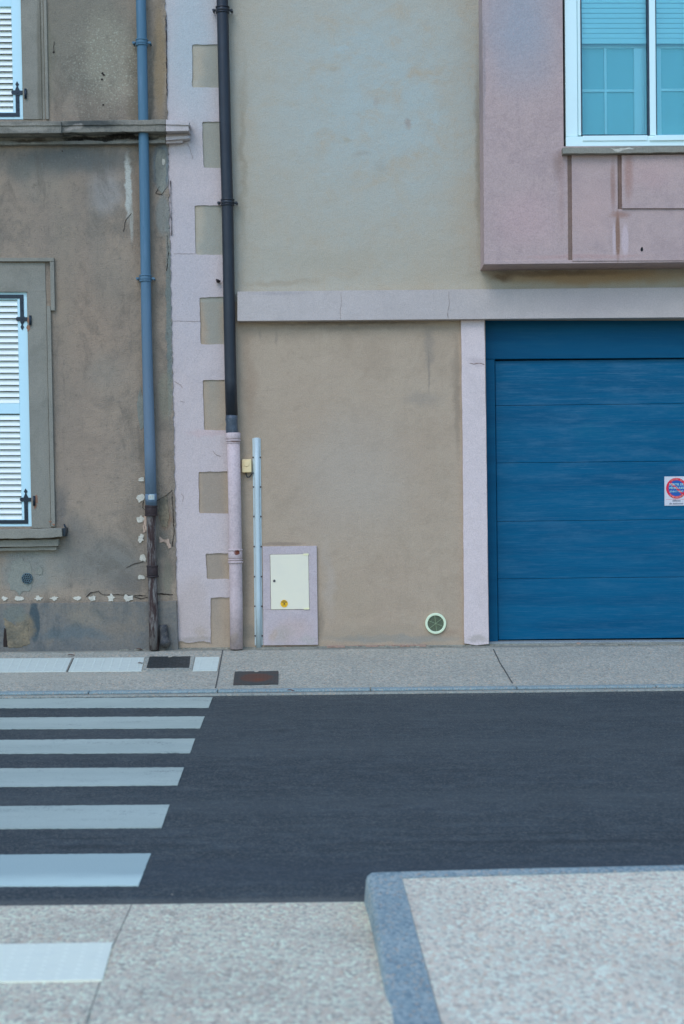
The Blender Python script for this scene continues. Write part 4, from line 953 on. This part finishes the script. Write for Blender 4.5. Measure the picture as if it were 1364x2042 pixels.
p = W(1349, 1004.2, YD-.0068); text('de stationner', p.x, p.z, .024, 'ink_grey', sg, p.y)
m = MB(); m.wall([(1328, 995.6), (1370, 995.3), (1370, 995.8), (1328, 996.1)], YD-.0065, .0006); m.build('divider', 'sign_red', sg)

# ---------------------------------------------------------------- covers in the far pavement
def cover(label, lid, frame, mat, notch):
    o = empty('access_cover', G(*lid[0], *FAR), label, 'manhole cover', 'access covers in the far pavement')
    if frame:
        m = MB(); m.flat(frame, FAR, .01, .007); m.build('frame', 'gutter', o, .002)
    m = MB(); m.flat(rough(lid, 8, .35, 2), FAR, .012, .011)
    q = [G(x, y, *FAR)+Vector((0, 0, .011)) for x, y in lid]
    for i in range(1, 12):
        for j in range(1, 8):
            u, v = i/12, j/8; pp = q[0].lerp(q[1], u).lerp(q[3].lerp(q[2], u), v); m.dome(pp, .006, .002, 6)
    m.build('lid', mat, o, .002)
    m = MB(); pp = G(*notch, *FAR)
    m.flatw([pp + Vector((.018*math.cos(t_*math.pi/6), .045*math.sin(t_*math.pi/6), .0135)) for t_ in range(12)], .002); m.build('lifting_notch', 'pavement_far', o)
cover('dark cast iron cover set in the white tactile strip', [(298, 1311.5), (380, 1311), (377, 1333.4), (292, 1334)], [(290, 1310.8), (388.5, 1310.2), (383, 1338), (284.5, 1338.8)], 'lid_dark', (339.4, 1312.5))
cover('rust-brown iron cover in the plain pavement near the kerb', [(468, 1341.6), (555.3, 1340.2), (554.5, 1365.6), (465.2, 1366.9)], None, 'lid_rusty', (511.6, 1342))

# ---------------------------------------------------------------- dry leaves
def leaf_thing(x, y, pl, L, ang, label):
    c_ = G(x, y, *pl); m = MB(); n = 7; top, bot = [], []
    for i in range(n):
        t_ = i/(n-1); wd_ = .28*L*math.sin(math.pi*t_)**.8; z = .010+.003*math.sin(5*t_)
        pt = Vector(((t_-.5)*L, 0, z)); top.append(pt+Vector((0, wd_, .006))); bot.append(pt+Vector((0, -wd_, .003)))
    mid = [((a+b_)/2-Vector((0, 0, .004))) for a, b_ in zip(top, bot)]
    rot = Matrix.Rotation(R(ang), 3, 'Z'); tr3 = lambda v: c_ + rot @ v
    A, B, D = m.add([tr3(v) for v in top]), m.add([tr3(v) for v in mid]), m.add([tr3(v) for v in bot])
    for i in range(n-1): m.face((A+i, A+i+1, B+i+1, B+i)); m.face((B+i, B+i+1, D+i+1, D+i))
    o = m.build('dry_leaf', 'leaf'); tag(o, label, 'leaf', 'dry leaves on the far pavement')
    s_ = o.modifiers.new('s', 'SOLIDIFY'); s_.thickness = .0012
leaf_thing(142, 1309, FAR, .06, 10, 'brown dry leaf at the top of the tactile strip joint')
leaf_thing(278, 1297.5, FAR, .055, -5, 'brown dry leaf on the pavement just left of the rusty pipe foot')
leaf_thing(280, 1325, FAR, .045, 30, 'brown dry leaf on the tactile strip left of the dark cover')
leaf_thing(580, 1380, (.03, 0, 0), .05, 0, 'brown dry leaf on the kerb below the rusty cover')
